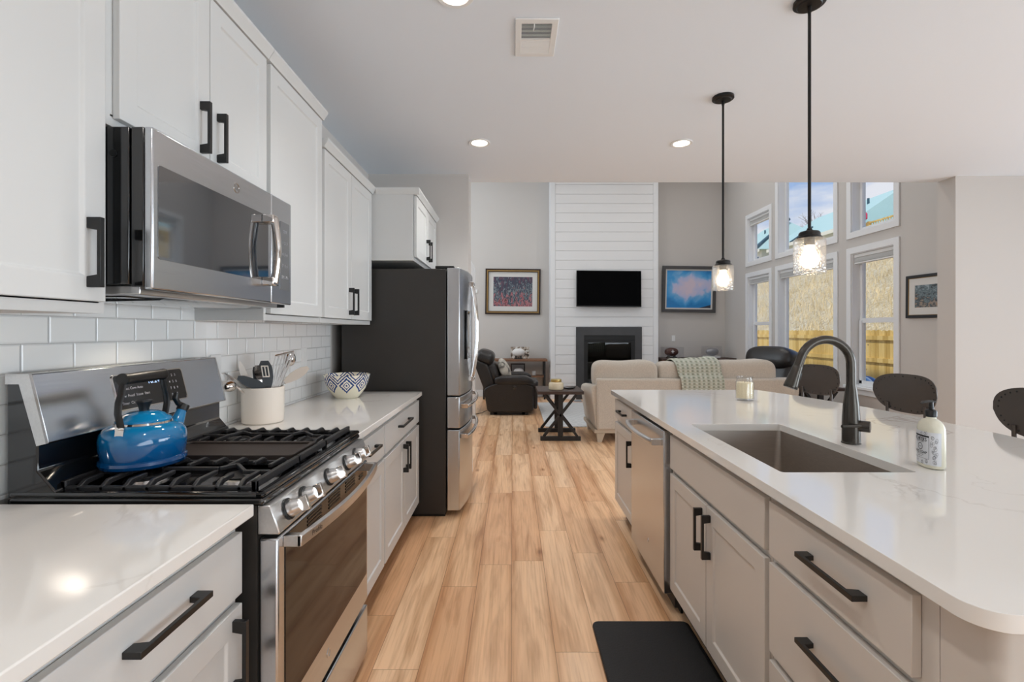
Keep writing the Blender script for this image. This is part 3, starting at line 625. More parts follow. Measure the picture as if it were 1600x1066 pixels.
# ---------------------------------------------------------------- gas range
RY0, RY1 = 1.212, 1.968
rg = thing('gas_range', 'stainless gas range with black cooktop, griddle and oven door', 'range', (-.95, 1.59, 0))
obj('body', M().box(-1.27, -.645, RY0, RY1, .02, .903), blackst_m, rg)
ct = M().box(-1.27, -.628, RY0-.004, RY1+.004, .904, .922)
ct.box(-1.27, -.628, RY0-.004, RY0+.016, .922, .937).box(-1.27, -.628, RY1-.016, RY1+.004, .922, .937).box(-.652, -.628, RY0-.004, RY1+.004, .922, .937)
obj('cooktop', ct, gblack_m, rg, bevel=.006)
cp = obj('control_panel', M().prism([(-.645, .903), (-.617, .903), (-.612, .900), (-.588, .836), (-.590, .829), (-.645, .829)], 'y', RY0, RY1), steel_m, rg, bevel=.003)
kd = Vector((.935, 0, .355)).normalized()
for ky in (1.285, 1.383, 1.565, 1.733, 1.838):
    p = Vector((-.6005, ky, .868))
    kb = obj('knob', M().turned([(.023, .004), (.0235, .008), (.0215, .022), (.020, .024), (.0185, .036), (.017, .038)], p, kd), steel_m, cp)
    obj('skirt', M().turned([(.0285, -.004), (.0285, .004), (.024, .006)], p, kd), black_m, kb)
    t = Vector((0, 0, 1)); q = p+kd*.046; up = kd.cross(Vector((0, 1, 0)))
    obj('grip', M().beam(q-up*.020, q+up*.020, .012, .024, up=tuple(kd)), chrome_m, kb, bevel=.002)
DF = -.594
dr = obj('oven_door', M().box(-.643, DF, RY0+.003, RY1-.003, .248, .818), steelv_m, rg, bevel=.006)
obj('glass', M().prism(rrect(1.252, 1.945, .362, .812, .006), 'x', DF-.001, DF+.0022), oglass_m, dr)
sl = M()
for y0, wd, n in ((1.285, .045, 2), (1.385, .10, 4), (1.545, .10, 4), (1.70, .10, 4), (1.85, .045, 2)):
    for k in range(n): sl.box(DF+.002, DF+.0042, y0, y0+wd, .770+k*.0105, .7755+k*.0105)
obj('vent_slots', sl, black_m, dr)
hp = []
for k in range(21):
    t = k/20; hp.append((-.552+.030*math.sin(PI*t), RY0+.03+(RY1-RY0-.06)*t, .800-.0*t))
hb = M()
for i in range(20):
    a, b = Vector(hp[i]), Vector(hp[i+1]); 
    vs = [(a.x-.006, a.y, .784), (a.x+.006, a.y, .786), (a.x+.006, a.y, .814), (a.x-.006, a.y, .816), (b.x-.006, b.y, .784), (b.x+.006, b.y, .786), (b.x+.006, b.y, .814), (b.x-.006, b.y, .816)]
    fs = [(0, 1, 5, 4), (1, 2, 6, 5), (2, 3, 7, 6), (3, 0, 4, 7)]
    if i == 0: fs.append((0, 3, 2, 1))
    if i == 19: fs.append((4, 5, 6, 7))
    hb.add(vs, fs)
hb.box(DF, -.548, RY0+.03, RY0+.052, .785, .815).box(DF, -.548, RY1-.052, RY1-.03, .785, .815)
hd = obj('handle', hb, steel_m, dr, bevel=.002)
obj('handle_print', text_on(M(), 'Profile', .020, lambda x, y: (-.552+.030*math.sin(PI*min(1, max(0, (x+.075+.0)/.696)))+.0066, RY0+.105+x, .800+y)), ink_m, hd)
obj('badge', badge(0, 1.55, .305, .014, 'x', DF), chrome_m, dr)
obj('storage_drawer', M().box(-.643, DF, RY0+.003, RY1-.003, .035, .226), steelv_m, rg, bevel=.005)
obj('kick_plate', M().box(-.66, -.645, RY0+.01, RY1-.01, 0, .035), black_m, rg)
# backguard
bgp = [(-1.278, .90), (-1.278, 1.232), (-1.222, 1.232), (-1.182, 1.064), (-1.20, 1.056), (-1.20, .99), (-1.155, .938), (-1.155, .90)]
bk = obj('backguard', M().prism(bgp, 'y', RY0, RY1), gblack_m, rg, bevel=.004)
obj('steel_face', M().prism([(-1.235, 1.235), (-1.219, 1.235), (-1.176, 1.061), (-1.19, 1.058)], 'y', RY0+.004, RY1-.004), steelv_m, bk, bevel=.002)
for yy in (RY0-.003, RY1-.004): obj('side_trim', M().prism([(-1.279, 1.236), (-1.219, 1.236), (-1.176, 1.060), (-1.20, 1.054), (-1.244, 1.21), (-1.279, 1.21)], 'y', yy, yy+.007), steel_m, bk)
sn = Vector((.174, 0, .043)).normalized()
def face_pt(y, z, d): # a point d above the slanted steel face
    x = -1.219+(1.235-z)*(.043/.174); return (x+sn.x*d, y, z+sn.z*d)
dp = M().plate(rrect(1.448, 1.748, 1.103, 1.207, .010), [], face_pt, -.002, .0025)
dpo = obj('display', dp, gblack_m, bk)
obj('display_rim', M().plate(rrect(1.445, 1.751, 1.100, 1.210, .012), [rrect(1.4485, 1.7475, 1.1035, 1.2065, .010)], face_pt, -.002, .0032), chrome_m, dpo)
pr = M()
for r_, row in enumerate(('Bake  Broil  Warm', 'Convect Conv Auto', 'Slow  Proof  Steam  Start', 'Timer  Clock')):
    text_on(pr, row, .0115, lambda x, y, r_=r_: face_pt(1.461+x, 1.186-r_*.022+y, .003), align='LEFT')
for r_, row in enumerate(('1   2   3', '4   5   6', '7   8   9', '0  Off')):
    text_on(pr, row, .012, lambda x, y, r_=r_: face_pt(1.675+x, 1.188-r_*.022+y, .003), align='LEFT')
obj('display_print', pr, keys_m, dpo)
obj('clock', text_on(M(), '10:24', .024, lambda x, y: face_pt(1.606+x, 1.178+y, .003)), lcd_m, dpo)
# grates: near pair of fingers, griddle, far pair
GX0, GX1, GT = -1.165, -.66, .958
def grate(y0, y1):
    m = M(); b = .013
    m.box(GX0, GX1, y0, y0+b, .930, .944).box(GX0, GX1, y1-b, y1, .930, .944)
    m.box(GX1-.014, GX1, y0, y1, .938, GT).box(GX0, GX0+.012, y0, y1, .938, GT)
    for x in (GX0, GX1-.014):
        for y in (y0, y1-b): m.box(x, x+.014, y, y+b, .922, GT)
    n = 8; yc = (y0+y1)/2
    for k in range(n):
        x = GX0+.045+(GX1-GX0-.09)*k/(n-1)
        for yy, sg in ((y0, 1), (y1, -1)):
            L = .10 if k % 2 else .075
            m.prism([(yy, .932), (yy+sg*.006, .932), (yy+sg*.03, .944), (yy+sg*L, .947), (yy+sg*L, GT), (yy+sg*.022, GT), (yy, .944)], 'x', x-.0055, x+.0055)
    xs = [GX0+.012, GX0+.10, GX0+.125, GX0+.175, GX0+.33, GX0+.36, GX0+.42, GX1-.014]; dy = [-.03, -.03, .035, .0, .0, .04, -.03, -.03]
    for i in range(len(xs)-1): m.beam((xs[i], yc+dy[i], GT-.0055), (xs[i+1], yc+dy[i+1], GT-.0055), .011, .011)
    return m
obj('grate', grate(1.236, 1.494), iron_m, rg, bevel=.0022)
obj('grate', grate(1.694, 1.946), iron_m, rg, bevel=.0022)
gr = obj('griddle', M().box(-1.135, -.70, 1.506, 1.682, .938, .950).plate(rrect(-1.145, -.69, 1.498, 1.690, .02), [rrect(-1.13, -.705, 1.512, 1.676, .016)], lambda u, v, d: (u, v, d), .938, .957), grid_m, rg, bevel=.002)
obj('griddle_rest', M().box(GX1-.014, GX1, 1.494, 1.694, .938, GT).box(GX0, GX0+.012, 1.494, 1.694, .938, GT).box(-1.16, -.67, 1.54, 1.56, .921, .938).box(-1.16, -.67, 1.63, 1.65, .921, .938), iron_m, gr, bevel=.002)
for x, y in ((-1.04, 1.365), (-.775, 1.365), (-1.04, 1.82), (-.775, 1.82)):
    bu = obj('burner', M().lathe([(.055, 0), (.052, .008), (.042, .010), (.042, .004)], (x, y, .922), 28), steel_m, rg)
    obj('burner_cap', M().lathe([(.040, .010), (.041, .014), (.036, .018), (0, .019)], (x, y, .922), 28), iron_m, bu)

# ---------------------------------------------------------------- kettle on the front burner
kt = thing('kettle', 'glossy blue enamel kettle with black handle on the gas range', 'kettle', (-1.075, 1.40, GT+.001))
KX, KY, KZ = -1.075, 1.40, GT+.001
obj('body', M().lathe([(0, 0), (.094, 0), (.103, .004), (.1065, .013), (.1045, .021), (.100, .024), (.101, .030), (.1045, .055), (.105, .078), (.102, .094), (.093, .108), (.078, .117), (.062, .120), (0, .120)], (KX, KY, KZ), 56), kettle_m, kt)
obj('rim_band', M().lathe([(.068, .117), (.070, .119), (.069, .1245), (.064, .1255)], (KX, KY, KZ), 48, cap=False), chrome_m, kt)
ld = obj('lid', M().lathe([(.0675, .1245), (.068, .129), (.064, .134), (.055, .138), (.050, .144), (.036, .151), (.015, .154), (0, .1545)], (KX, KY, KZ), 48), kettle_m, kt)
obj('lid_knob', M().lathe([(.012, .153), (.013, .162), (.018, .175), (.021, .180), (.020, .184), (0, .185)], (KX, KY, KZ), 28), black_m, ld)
# the handle arch lies across the spout line; spout points to +x,+y
sd = Vector((-.06, 1, 0)).normalized()
def kp_(a, z): return (KX+sd.x*a, KY+sd.y*a, KZ+z)
s2 = Vector((.20, .98, 0)).normalized(); kq_ = kp_
def kp_(a, z): return (KX+s2.x*a, KY+s2.y*a, KZ+z)
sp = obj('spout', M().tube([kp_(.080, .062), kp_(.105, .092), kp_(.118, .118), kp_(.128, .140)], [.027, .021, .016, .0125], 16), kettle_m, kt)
obj('whistle', M().tube([kp_(.125, .134), kp_(.134, .150)], [.0165, .0165], 16).tube([kp_(.131, .148), kp_(.112, .158), kp_(.102, .176), kp_(.107, .192)], [.008, .008, .009, .007], 10), black_m, sp)
kp_ = kq_
arm = [(-.088, .116), (-.094, .135), (-.101, .160), (-.098, .190), (-.088, .212), (-.083, .238), (-.080, .252)]
hm = M()
for sg in (1, -1): hm.tube([kp_(sg*a, z) for a, z in arm], [.0125]*7, 10, flat=.45, up=(0, 0, 1)) if False else hm.tube([kp_(sg*a, z) for a, z in arm], [.0105]*7, 10, flat=.4, up=(-sd.x*sg, -sd.y*sg, .2))
hn = obj('handle', hm, black_m, kt)
obj('grip', M().turned([(.0, 0), (.0165, 0), (.0175, .004), (.0165, .010), (.0155, .02), (.0165, .085), (.0155, .15), (.0165, .162), (.0175, .168), (.0165, .172), (0, .172)], kp_(-.086, .252), sd), black_m, hn)
for sg in (1, -1):
    br = M(); br.beam(kp_(sg*.0965, .094), kp_(sg*.092, .120), .022, .005, up=tuple(sd)); br.cyl(kp_(sg*.094, .120), kp_(sg*.106, .120), .005); obj('bracket', br, chrome_m, kt)

# ---------------------------------------------------------------- crock with utensils
cr = thing('utensil_crock', 'cream ceramic crock full of cooking utensils beside the range', 'crock', (-1.18, 2.27, .914))
CX, CY = -1.18, 2.27
obj('pot', M().lathe([(0, .001), (.086, .001), (.090, .006), (.0915, .03), (.0925, .15), (.094, .160), (.0935, .166), (.0895, .168), (.086, .164), (.084, .02), (0, .014)], (CX, CY, .914), 48), cer_m, cr)
def utensil(name, label, cat, m, material, extra=()):
    o = thing(name, label, cat, (CX, CY, .932), group='cooking utensils in the crock')
    obj('head', m, material, o)
    for nm, mm, mt in extra: obj(nm, mm, mt, o)
Zr = .914+.165
def stick(a, b, r=.0055): return M().tube([a, tuple((Vector(a)+Vector(b))/2), b], r, 10)
ux = lambda dx, dy, z: (CX+dx, CY+dy, z)
def paddle(base, tip, side, w, th=.0035, prof=(.35, .8, 1.0, 1.0, .85, .45), slots=0, bow=.0):
    """flat spoon / turner head swept from base to tip"""
    b, t = Vector(base), Vector(tip); d = (t-b); s_ = Vector(side).normalized(); nrm = d.normalized().cross(s_).normalized(); m = M()
    n = len(prof); rows = [(b+d*(i/(n-1))+nrm*bow*math.sin(PI*i/(n-1)), w*prof[i]) for i in range(n)]
    if not slots:
        vs = []
        for c, ww in rows: vs += [c-s_*ww-nrm*th, c+s_*ww-nrm*th, c+s_*ww+nrm*th, c-s_*ww+nrm*th]
        fs = [(0, 1, 2, 3), (4*n-1, 4*n-2, 4*n-3, 4*n-4)]
        for i in range(n-1):
            for k in range(4): fs.append((4*i+k, 4*i+(k+1) % 4, 4*i+4+(k+1) % 4, 4*i+4+k))
        return m.add(vs, fs)
    for k in range(slots+1):
        f = -1+2*k/slots
        m.tube([c+s_*ww*f*.93 for c, ww in rows], th*1.25, 8)
    m.tube([rows[-1][0]-s_*rows[-1][1], rows[-1][0]+s_*rows[-1][1]], th*1.6, 8); m.tube([rows[0][0]-s_*rows[0][1], rows[0][0]+s_*rows[0][1]], th*1.6, 8)
    return m
sx = (.89, .46, 0)   # roughly across the line of sight
utensil('ladle', 'polished steel ladle leaning out of the crock towards the range', 'utensil',
        M().sq(ux(-.085, -.135, 1.098), (.032, .036, .026), .9, 1.0, 20, 12), chrome_m, [('handle', stick(ux(.03, .03, .935), ux(-.075, -.115, 1.105), .005), chrome_m)])
utensil('turner', 'black wide turner blade low at the rim of the crock', 'utensil',
        paddle(ux(.02, -.035, 1.078), ux(-.072, -.085, 1.132), (.25, .12, .95), .023, .003, (.8, 1, 1, .95, .8, .35)), spat_m, [('handle', stick(ux(.045, .03, .935), ux(.018, -.034, 1.085)), spat_m)])
utensil('spatula', 'slim grey spatula standing upright at the back of the crock', 'utensil',
        paddle(ux(-.028, .0, 1.09), ux(-.038, -.002, 1.175), sx, .013, .004, (.5, .9, 1, 1, .9, .5)), spat_m, [('handle', stick(ux(.0, .01, .935), ux(-.028, .0, 1.10)), spat_m)])
utensil('spatula', 'pale clear plastic spatula pointing up from the crock', 'utensil',
        paddle(ux(-.055, -.03, 1.08), ux(-.085, -.045, 1.205), sx, .015, .003, (.7, 1, 1, .9, .7, .15)), cer_m, [('handle', stick(ux(-.01, .0, .935), ux(-.055, -.03, 1.09)), cer_m)])
utensil('serving_fork', 'thin steel fork handle slanting towards the range from the crock', 'utensil',
        paddle(ux(-.05, -.06, 1.08), ux(-.115, -.11, 1.155), sx, .008, .003, (1, 1, 1, 1, .8, .3)), steel_m, [('handle', stick(ux(.03, .02, .935), ux(-.05, -.06, 1.085), .004), steel_m)])
utensil('slotted_spoon', 'dark grey slotted serving spoon in the crock', 'utensil',
        paddle(ux(.030, -.015, 1.075), ux(.022, -.03, 1.205), sx, .029, .004, (.45, .8, 1, 1.02, .95, .55), bow=.006), spat_m,
        [('handle', stick(ux(.0, .02, .935), ux(.030, -.015, 1.085)), spat_m), ('slots', paddle(ux(.026, -.0225, 1.13), ux(.024, -.034, 1.18), sx, .014, .002, (1, 1, 1), slots=2), cer_m)])
utensil('spoon', 'shiny steel spoon with its bowl facing out of the crock', 'utensil',
        paddle(ux(.006, -.03, 1.075), ux(-.004, -.045, 1.185), sx, .017, .003, (.4, .5, .6, 1, 1, .55), bow=.006), chrome_m, [('handle', stick(ux(.0, .0, .935), ux(.006, -.03, 1.085), .004), chrome_m)])
utensil('slotted_turner', 'steel turner with long open slots in the crock', 'utensil',
        paddle(ux(.058, .0, 1.075), ux(.088, .03, 1.235), (.75, .35, .2), .042, .0032, (.45, .6, .8, .95, 1.0), slots=5), steel_m, [('handle', stick(ux(-.01, -.02, .935), ux(.058, .0, 1.08), .0045), steel_m)])
utensil('serving_spoon', 'round polished steel spoon bowl highest above the crock', 'utensil',
        M().sq(ux(.085, .085, 1.207), (.028, .030, .036), .9, 1.0, 20, 12), chrome_m, [('handle', stick(ux(-.02, -.03, .935), ux(.08, .075, 1.185), .005), chrome_m)])
utensil('wooden_spoon', 'pale spoon stretching out over the counter from the crock', 'utensil',
        paddle(ux(.075, .05, 1.095), ux(.150, .145, 1.16), (.3, .2, -.55), .022, .004, (.4, .75, 1, 1.05, .9, .4)), mat('pale_nylon', (186, 172, 158), .35), [('handle', stick(ux(-.03, -.03, .935), ux(.075, .05, 1.10)), steel_m)])

# ---------------------------------------------------------------- bowl and outlets
bw = thing('bowl', 'white bowl with blue diamond pattern on the counter by the refrigerator', 'bowl', (-1.07, 3.10, .9145))
prof = [(0, .002), (.066, .002), (.070, .0), (.075, .006), (.095, .030), (.117, .062), (.132, .098), (.1425, .140), (.145, .150), (.141, .151), (.128, .100), (.112, .062), (.088, .028), (0, .014)]
obj('bowl_shell', M().lathe(prof, (-1.07, 3.10, .9145), 64), bowl_m, bw)
for y, lab in ((2.10, 'white wall outlet cover on the tile just behind the range'), (2.99, 'white wall outlet cover on the tile between the crock and the bowl')):
    o = thing('wall_outlet', lab, 'outlet', (WX+.008, y, 1.18), group='outlets on the tiled wall')
    obj('cover', M().box(WX+.008, WX+.014, y-.037, y+.037, 1.12, 1.24), white_m, o, bevel=.002)
    obj('socket', M().box(WX+.0135, WX+.0155, y-.017, y+.017, 1.147, 1.213), white_m, o, bevel=.001)

# ---------------------------------------------------------------- refrigerator
fr = thing('refrigerator', 'stainless french door refrigerator with charcoal side', 'refrigerator', (-.8, 3.9, 0))
FY0, FY1 = 3.463, 4.345
obj('case', M().box(-1.235, -.482, FY0, FY1, .02, 1.793), blackst_m, fr, bevel=.004)
def curved(y0, y1, z0, z1):
    n = 12; P = [(-.474, y0)]
    for k in range(n+1):
        y = y0+(y1-y0)*k/n; t = (y-FY0)/(FY1-FY0); P.append((-.384+.05*math.sin(PI*t)**.8, y))
    P.append((-.474, y1)); return M().prism(P, 'z', z0, z1)
ym = (FY0+FY1)/2
def vbar(y, z0, z1):
    pts = [(-.338+.0+.048*math.sin(PI*k/14)**.7+.0, y, z0+(z1-z0)*k/14) for k in range(15)]
    return M().tube(pts, .0125, 12, up=(0, 1, 0))
d1 = obj('door', curved(FY0+.002, ym-.003, .876, 1.80), steelv_m, fr, bevel=.006)
obj('handle', vbar(ym-.055, .945, 1.735).box(-.345, -.312, ym-.068, ym-.042, 1.70, 1.735).box(-.345, -.312, ym-.068, ym-.042, .945, .98), chrome_m, d1, bevel=.002)
obj('dispenser', M().box(-.35, -.3385, 3.60, 3.80, 1.13, 1.50), gblack_m, d1, bevel=.004)
d2 = obj('door', curved(ym+.003, FY1-.002, .876, 1.80), steelv_m, fr, bevel=.006)
obj('handle', vbar(ym+.055, .945, 1.735).box(-.345, -.312, ym+.042, ym+.068, 1.70, 1.735).box(-.345, -.312, ym+.042, ym+.068, .945, .98), chrome_m, d2, bevel=.002)
def hbar(z):
    pts = [(-.335+.035*math.sin(PI*k/16)**.6, FY0+.055+(FY1-FY0-.11)*k/16, z) for k in range(17)]
    m = M().tube(pts, .0135, 12, up=(0, 0, 1)); 
    for y in (FY0+.055, FY1-.055): m.box(-.385, -.325, y-.014, y+.014, z-.016, z+.016)
    return m
e1 = obj('drawer', curved(FY0+.002, FY1-.002, .640, .866), steelv_m, fr, bevel=.006); obj('handle', hbar(.795), chrome_m, e1, bevel=.002)
e2 = obj('drawer', curved(FY0+.002, FY1-.002, .045, .628), steelv_m, fr, bevel=.006); obj('handle', hbar(.575), chrome_m, e2, bevel=.002)
obj('hinge_cover', M().box(-.56, -.425, FY0+.01, FY0+.07, 1.795, 1.815), black_m, fr, bevel=.004)
obj('foot_grille', M().box(-1.2, -.49, FY0+.02, FY1-.02, 0, .02), black_m, fr)

# ---------------------------------------------------------------- island: curved seating side, sink cut-out
IF = .738
IB = IF+.02
def arc_pts(n=24):
    cx, cy, R = -1.67, 2.125, 3.71; P = []
    y0, y1 = .735, 3.50; a0 = math.asin((y0-cy)/R); a1 = math.asin((y1-cy)/R)
    for k in range(n+1):
        a = a0+(a1-a0)*k/n; P.append((cx+R*math.cos(a), cy+R*math.sin(a)))
    return P
def corner(cx, cy, r, a0, a1, n=8): return [(cx+r*math.cos(math.radians(a0+(a1-a0)*k/n)), cy+r*math.sin(math.radians(a0+(a1-a0)*k/n))) for k in range(n+1)]
AP = arc_pts()
outer = corner(.715+.055, .727+.055, .055, 180, 270)+AP+corner(.715+.012, 3.50-.012, .012, 90, 180, 3)
hole = rrect(.819, 1.233, 1.462, 2.215, .012, 4)
tag(obj('countertop', M().plate(outer, [hole], lambda u, v, d: (u, v, d), .884, .914), quartz_m, None, bevel=.003), 'large white quartz island top with a sink opening and a curved edge', 'countertop')
def isl_cab(label, y0, y1):
    c = thing('island_cabinet', label, 'cabinet', (1.05, (y0+y1)/2, 0))
    return c
XB = 1.36
a = isl_cab('taupe island cabinet at the end beside the sofa', 2.93, 3.47)
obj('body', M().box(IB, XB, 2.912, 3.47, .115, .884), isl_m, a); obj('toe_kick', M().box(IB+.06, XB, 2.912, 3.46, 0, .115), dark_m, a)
add_front(a, 'drawer', IF, -1, 2.93, 3.458, .722, .856, isl_m, (3.2, .795, .196), flat=True)
add_front(a, 'door', IF, -1, 2.93, 3.458, .135, .695, isl_m, (2.985, .575, .165, True))
a = isl_cab('taupe island sink cabinet with a false front over two doors', 1.39, 2.27)
obj('body', M().box(IB, IB+.02, 1.395, 2.272, .115, .884).box(IB+.02, XB, 1.395, 1.415, .115, .884).box(IB+.02, XB, 2.252, 2.272, .115, .884).box(IB+.02, XB, 1.415, 2.252, .115, .135).box(XB-.015, XB, 1.415, 2.252, .135, .884), isl_m, a)
obj('toe_kick', M().box(IB+.06, XB, 1.395, 2.272, 0, .115), dark_m, a)
add_front(a, 'false_front', IF, -1, 1.408, 2.25, .702, .856, isl_m, flat=True)
add_front(a, 'door', IF, -1, 1.836, 2.25, .135, .678, isl_m, (1.872, .572, .165, True))
add_front(a, 'door', IF, -1, 1.408, 1.831, .135, .678, isl_m, (1.795, .572, .165, True))
a = isl_cab('taupe island cabinet with a stack of three drawers', .875, 1.393)
obj('body', M().box(IB, XB, .852, 1.393, .115, .884), isl_m, a); obj('toe_kick', M().box(IB+.06, XB, .852, 1.393, 0, .115), dark_m, a)
for z0, z1, zh in ((.702, .856, .787), (.423, .68, .572), (.135, .40, .27)):
    add_front(a, 'drawer', IF, -1, .888, 1.382, z0, z1, isl_m, (1.10, zh, .205), flat=True)
ep = thing('island_end_panel', 'taupe corner post and end panel under the rounded counter corner', 'panel', (1.05, .80, 0))
obj('corner_post', M().prism([(IB, .8505), (IB, .790)]+corner(IB+.022, .768, .022, 180, 270, 6)+[(IB+.05, .746), (IB+.05, .8505)], 'z', 0, .884), isl_m, ep)
pe = M().box(IB+.05, 1.37, .755, .8505, 0, .884)
obj('panel', pe, isl_m, ep)
# framed panel facing the camera side
fp = shaker(0, 1, .02, .56, .10, .86, w=.06); fp.v = [(IB+.05+y, .755-(x+.019), z) for x, y, z in fp.v]
obj('framed_panel', fp, isl_m, ep, bevel=.0015)
kw = thing('island_back_panel', 'taupe panel on the seating side of the island', 'panel', (1.4, 2.1, 0))
obj('panel', M().box(1.361, 1.40, .852, 3.47, 0, .884), isl_m, kw)
# dishwasher
dw = thing('dishwasher', 'stainless dishwasher with bowed bar handle in the island', 'dishwasher', (1.0, 2.59, 0))
obj('tub', M().box(.77, XB-.005, 2.278, 2.908, .03, .868), dark_m, dw)
dd = obj('door', M().box(.718, .765, 2.282, 2.904, .092, .866), steelv_m, dw, bevel=.004)
hb = M().tube([(.684-.026*math.sin(PI*k/16)**.7, 2.335+.516*k/16, .805) for k in range(17)], .013, 12, up=(0, 0, 1))
for y in (2.335, 2.851): hb.box(.672, .72, y-.014, y+.014, .790, .820)
obj('handle', hb, steel_m, dd, bevel=.002)
bd = badge(0, 2.55, .233, .011, 'n', .718); obj('badge', bd, chrome_m, dd)
obj('kick_plate', M().box(.80, .81, 2.282, 2.904, 0, .09), black_m, dw)
# sink
sk = thing('sink', 'undermount stainless single bowl sink in the island', 'sink', (1.026, 1.84, .66))
ou = rrect(.806, 1.246, 1.449, 2.228, .03, 5); inn = rrect(.816, 1.236, 1.459, 2.218, .02, 5); fl = rrect(.826, 1.226, 1.469, 2.208, .03, 5)
sm = M(); n = len(ou); zt, zb = .8835, .672
sm.add([(x, y, zt) for x, y in ou]+[(x, y, zt) for x, y in inn]+[(x, y, zb) for x, y in fl]+[(x, y, zb-.003) for x, y in ou],
       [(i, (i+1) % n, n+(i+1) % n, n+i) for i in range(n)]+[(n+i, n+(i+1) % n, 2*n+(i+1) % n, 2*n+i) for i in range(n)]+[tuple(range(2*n, 3*n))]+[(3*n+i, 3*n+(i+1) % n, (i+1) % n, i) for i in range(n)]+[tuple(range(3*n, 4*n))[::-1]])
obj('basin', sm, sink_m, sk); obj('drain', M().lathe([(.045, 0), (.045, .003), (.03, .001), (0, .001)], (1.05, 1.84, zb), 28), chrome_m, sk)
# faucet
fa = thing('faucet', 'dark bronze gooseneck kitchen faucet on the island', 'faucet', (1.296, 1.838, .914))
FX, FYY, FZ = 1.296, 1.838, .914
obj('base', M().lathe([(0, .001), (.0325, .001), (.0325, .004), (.031, .006), (.0305, .06), (.0295, .10), (.0265, .15), (.0195, .205), (.0168, .222), (.0168, .225), (0, .225)], (FX, FYY, FZ), 32), black_m if False else bronze_m, fa)
R_ = .098; cxx = FX-R_; arc = [(FX, FYY, FZ+.222), (FX, FYY, FZ+.255)]
for k in range(1, 19):
    a_ = math.radians(k*160/18); arc.append((cxx+R_*math.cos(a_), FYY, FZ+.299+R_*math.sin(a_)))
arc[1] = (FX, FYY, FZ+.28); arc.append((arc[-1][0]-.042*.342, FYY, arc[-1][2]-.042*.94))
obj('spout', M().tube(arc, [.0162]*len(arc), 18, up=(0, 1, 0)), bronze_m, fa)
e = Vector(arc[-1]); dirv = (e-Vector(arc[-2])).normalized()
sh = obj('spray_head', M().turned([(.0165, 0), (.0175, .004), (.0185, .02), (.0245, .075), (.0255, .084), (.024, .088), (0, .088)], e-dirv*.002, dirv), bronze_m, fa)
obj('button', M().beam(e+dirv*.03+Vector((.020, -.004, .006)), e+dirv*.06+Vector((.024, -.004, .006)), .010, .006), black_m, sh, bevel=.002)
hv = Vector((.72, -.69, 0)).normalized(); h0 = Vector((FX, FYY, FZ+.070))
lv = obj('valve', M().turned([(.020, .015), (.021, .03), (.0215, .056), (.0205, .060), (0, .060)], h0, hv), bronze_m, fa)
q = h0+hv*.046; obj('lever', M().tube([q+Vector((.012, .0, .002)), q+Vector((-.05, -.006, .003)), q+Vector((-.098, -.012, .003))], [.006, .0058, .0062], 12), bronze_m, lv)

# ---------------------------------------------------------------- soap bottle, candle
SX, SY_ = 1.326, 1.521
sb = thing('soap_bottle', 'pump soap bottle with printed label on the island beside the sink', 'bottle', (SX, SY_, .9145))
Rz = Matrix.Rotation(math.radians(-15), 3, 'Z')
pb = [(0, .001), (.90, .001), (.97, .004), (1, .012), (1, .112), (.97, .126), (.86, .138), (.66, .147), (.42, .152), (.34, .154), (.33, .160), (0, .160)]
AX, AY = .030, .045
body = M()
nn = 48; vs = []; fs = []
for r, z in pb:
    for k in range(nn):
        a_ = 2*PI*k/nn; ex, ey = super_pt(a_, 2.4); 
        qx, qy = (AX, AY) if r > .45 else (.030*1.2, .030*1.2)
        v = Rz @ Vector((qx*ex*r, qy*ey*r, z)); vs.append((SX+v.x, SY_+v.y, .9145+v.z))
for i in range(len(pb)-1):
    for k in range(nn): k2 = (k+1) % nn; fs.append((i*nn+k, i*nn+k2, (i+1)*nn+k2, (i+1)*nn+k))
fs.append(tuple(range(nn))[::-1]); body.add(vs, fs); obj('body', body, soap_m, sb)
# arc-length table of the outline so that print can be bent round it (s=0 at the -x face centre, growing towards -y)
tab = []; s_acc = 0; prev = None
for k in range(0, 361):
    a_ = math.radians(180+k*.5); ex, ey = super_pt(a_, 2.4); p = Vector((AX*ex, AY*ey, 0))
    if prev is not None: s_acc += (p-prev).length
    tab.append((s_acc, p)); prev = p
def on_bottle(s_, z, d=0):
    sg = -1 if s_ < 0 else 1; s_ = abs(s_)
    i = 0
    while i < len(tab)-2 and tab[i+1][0] < s_: i += 1
    (s0, p0), (s1, p1) = tab[i], tab[i+1]; p = p0.lerp(p1, 0 if s1 == s0 else (s_-s0)/(s1-s0)); t = (p1-p0).normalized(); nrm = Vector((t.y, -t.x, 0))
    if nrm.dot(p) < 0: nrm = -nrm
    p = p+nrm*(.0006+d); p = Vector((p.x, p.y*sg, z)); p = Rz @ p
    return (SX+p.x, SY_+p.y, .9145+p.z)
def strip(m, s0, s1, z0, z1, d=0, n=16):
    vs = []; fs = []
    for k in range(n+1):
        s_ = s0+(s1-s0)*k/n; vs += [on_bottle(s_, z0, d), on_bottle(s_, z1, d)]
    for k in range(n): fs.append((2*k, 2*k+2, 2*k+3, 2*k+1))
    return m.add(vs, fs)
lb = obj('label', strip(M(), -.055, .066, .012, .114, 0, 40), label_m, sb)
pm = M(); 
strip(pm, -.034, .036, .097, .102, .0004); strip(pm, .0352, .0362, .030, .097, .0004, 2); strip(pm, -.036, .036, .0295, .0302, .0004)
text_on(pm, 'MRS. MEYER’S', .0135, lambda x, y: on_bottle(x*.72, .089+y*1.15, .0004), bold=.0003)
text_on(pm, 'CLEAN  DAY', .0075, lambda x, y: on_bottle(x, .0815+y, .0004))
text_on(pm, 'HAND SOAP', .0115, lambda x, y: on_bottle(x*.92, .048+y, .0004), bold=.0002)
text_on(pm, 'liquid hand soap', .0055, lambda x, y: on_bottle(x, .0415+y, .0004))
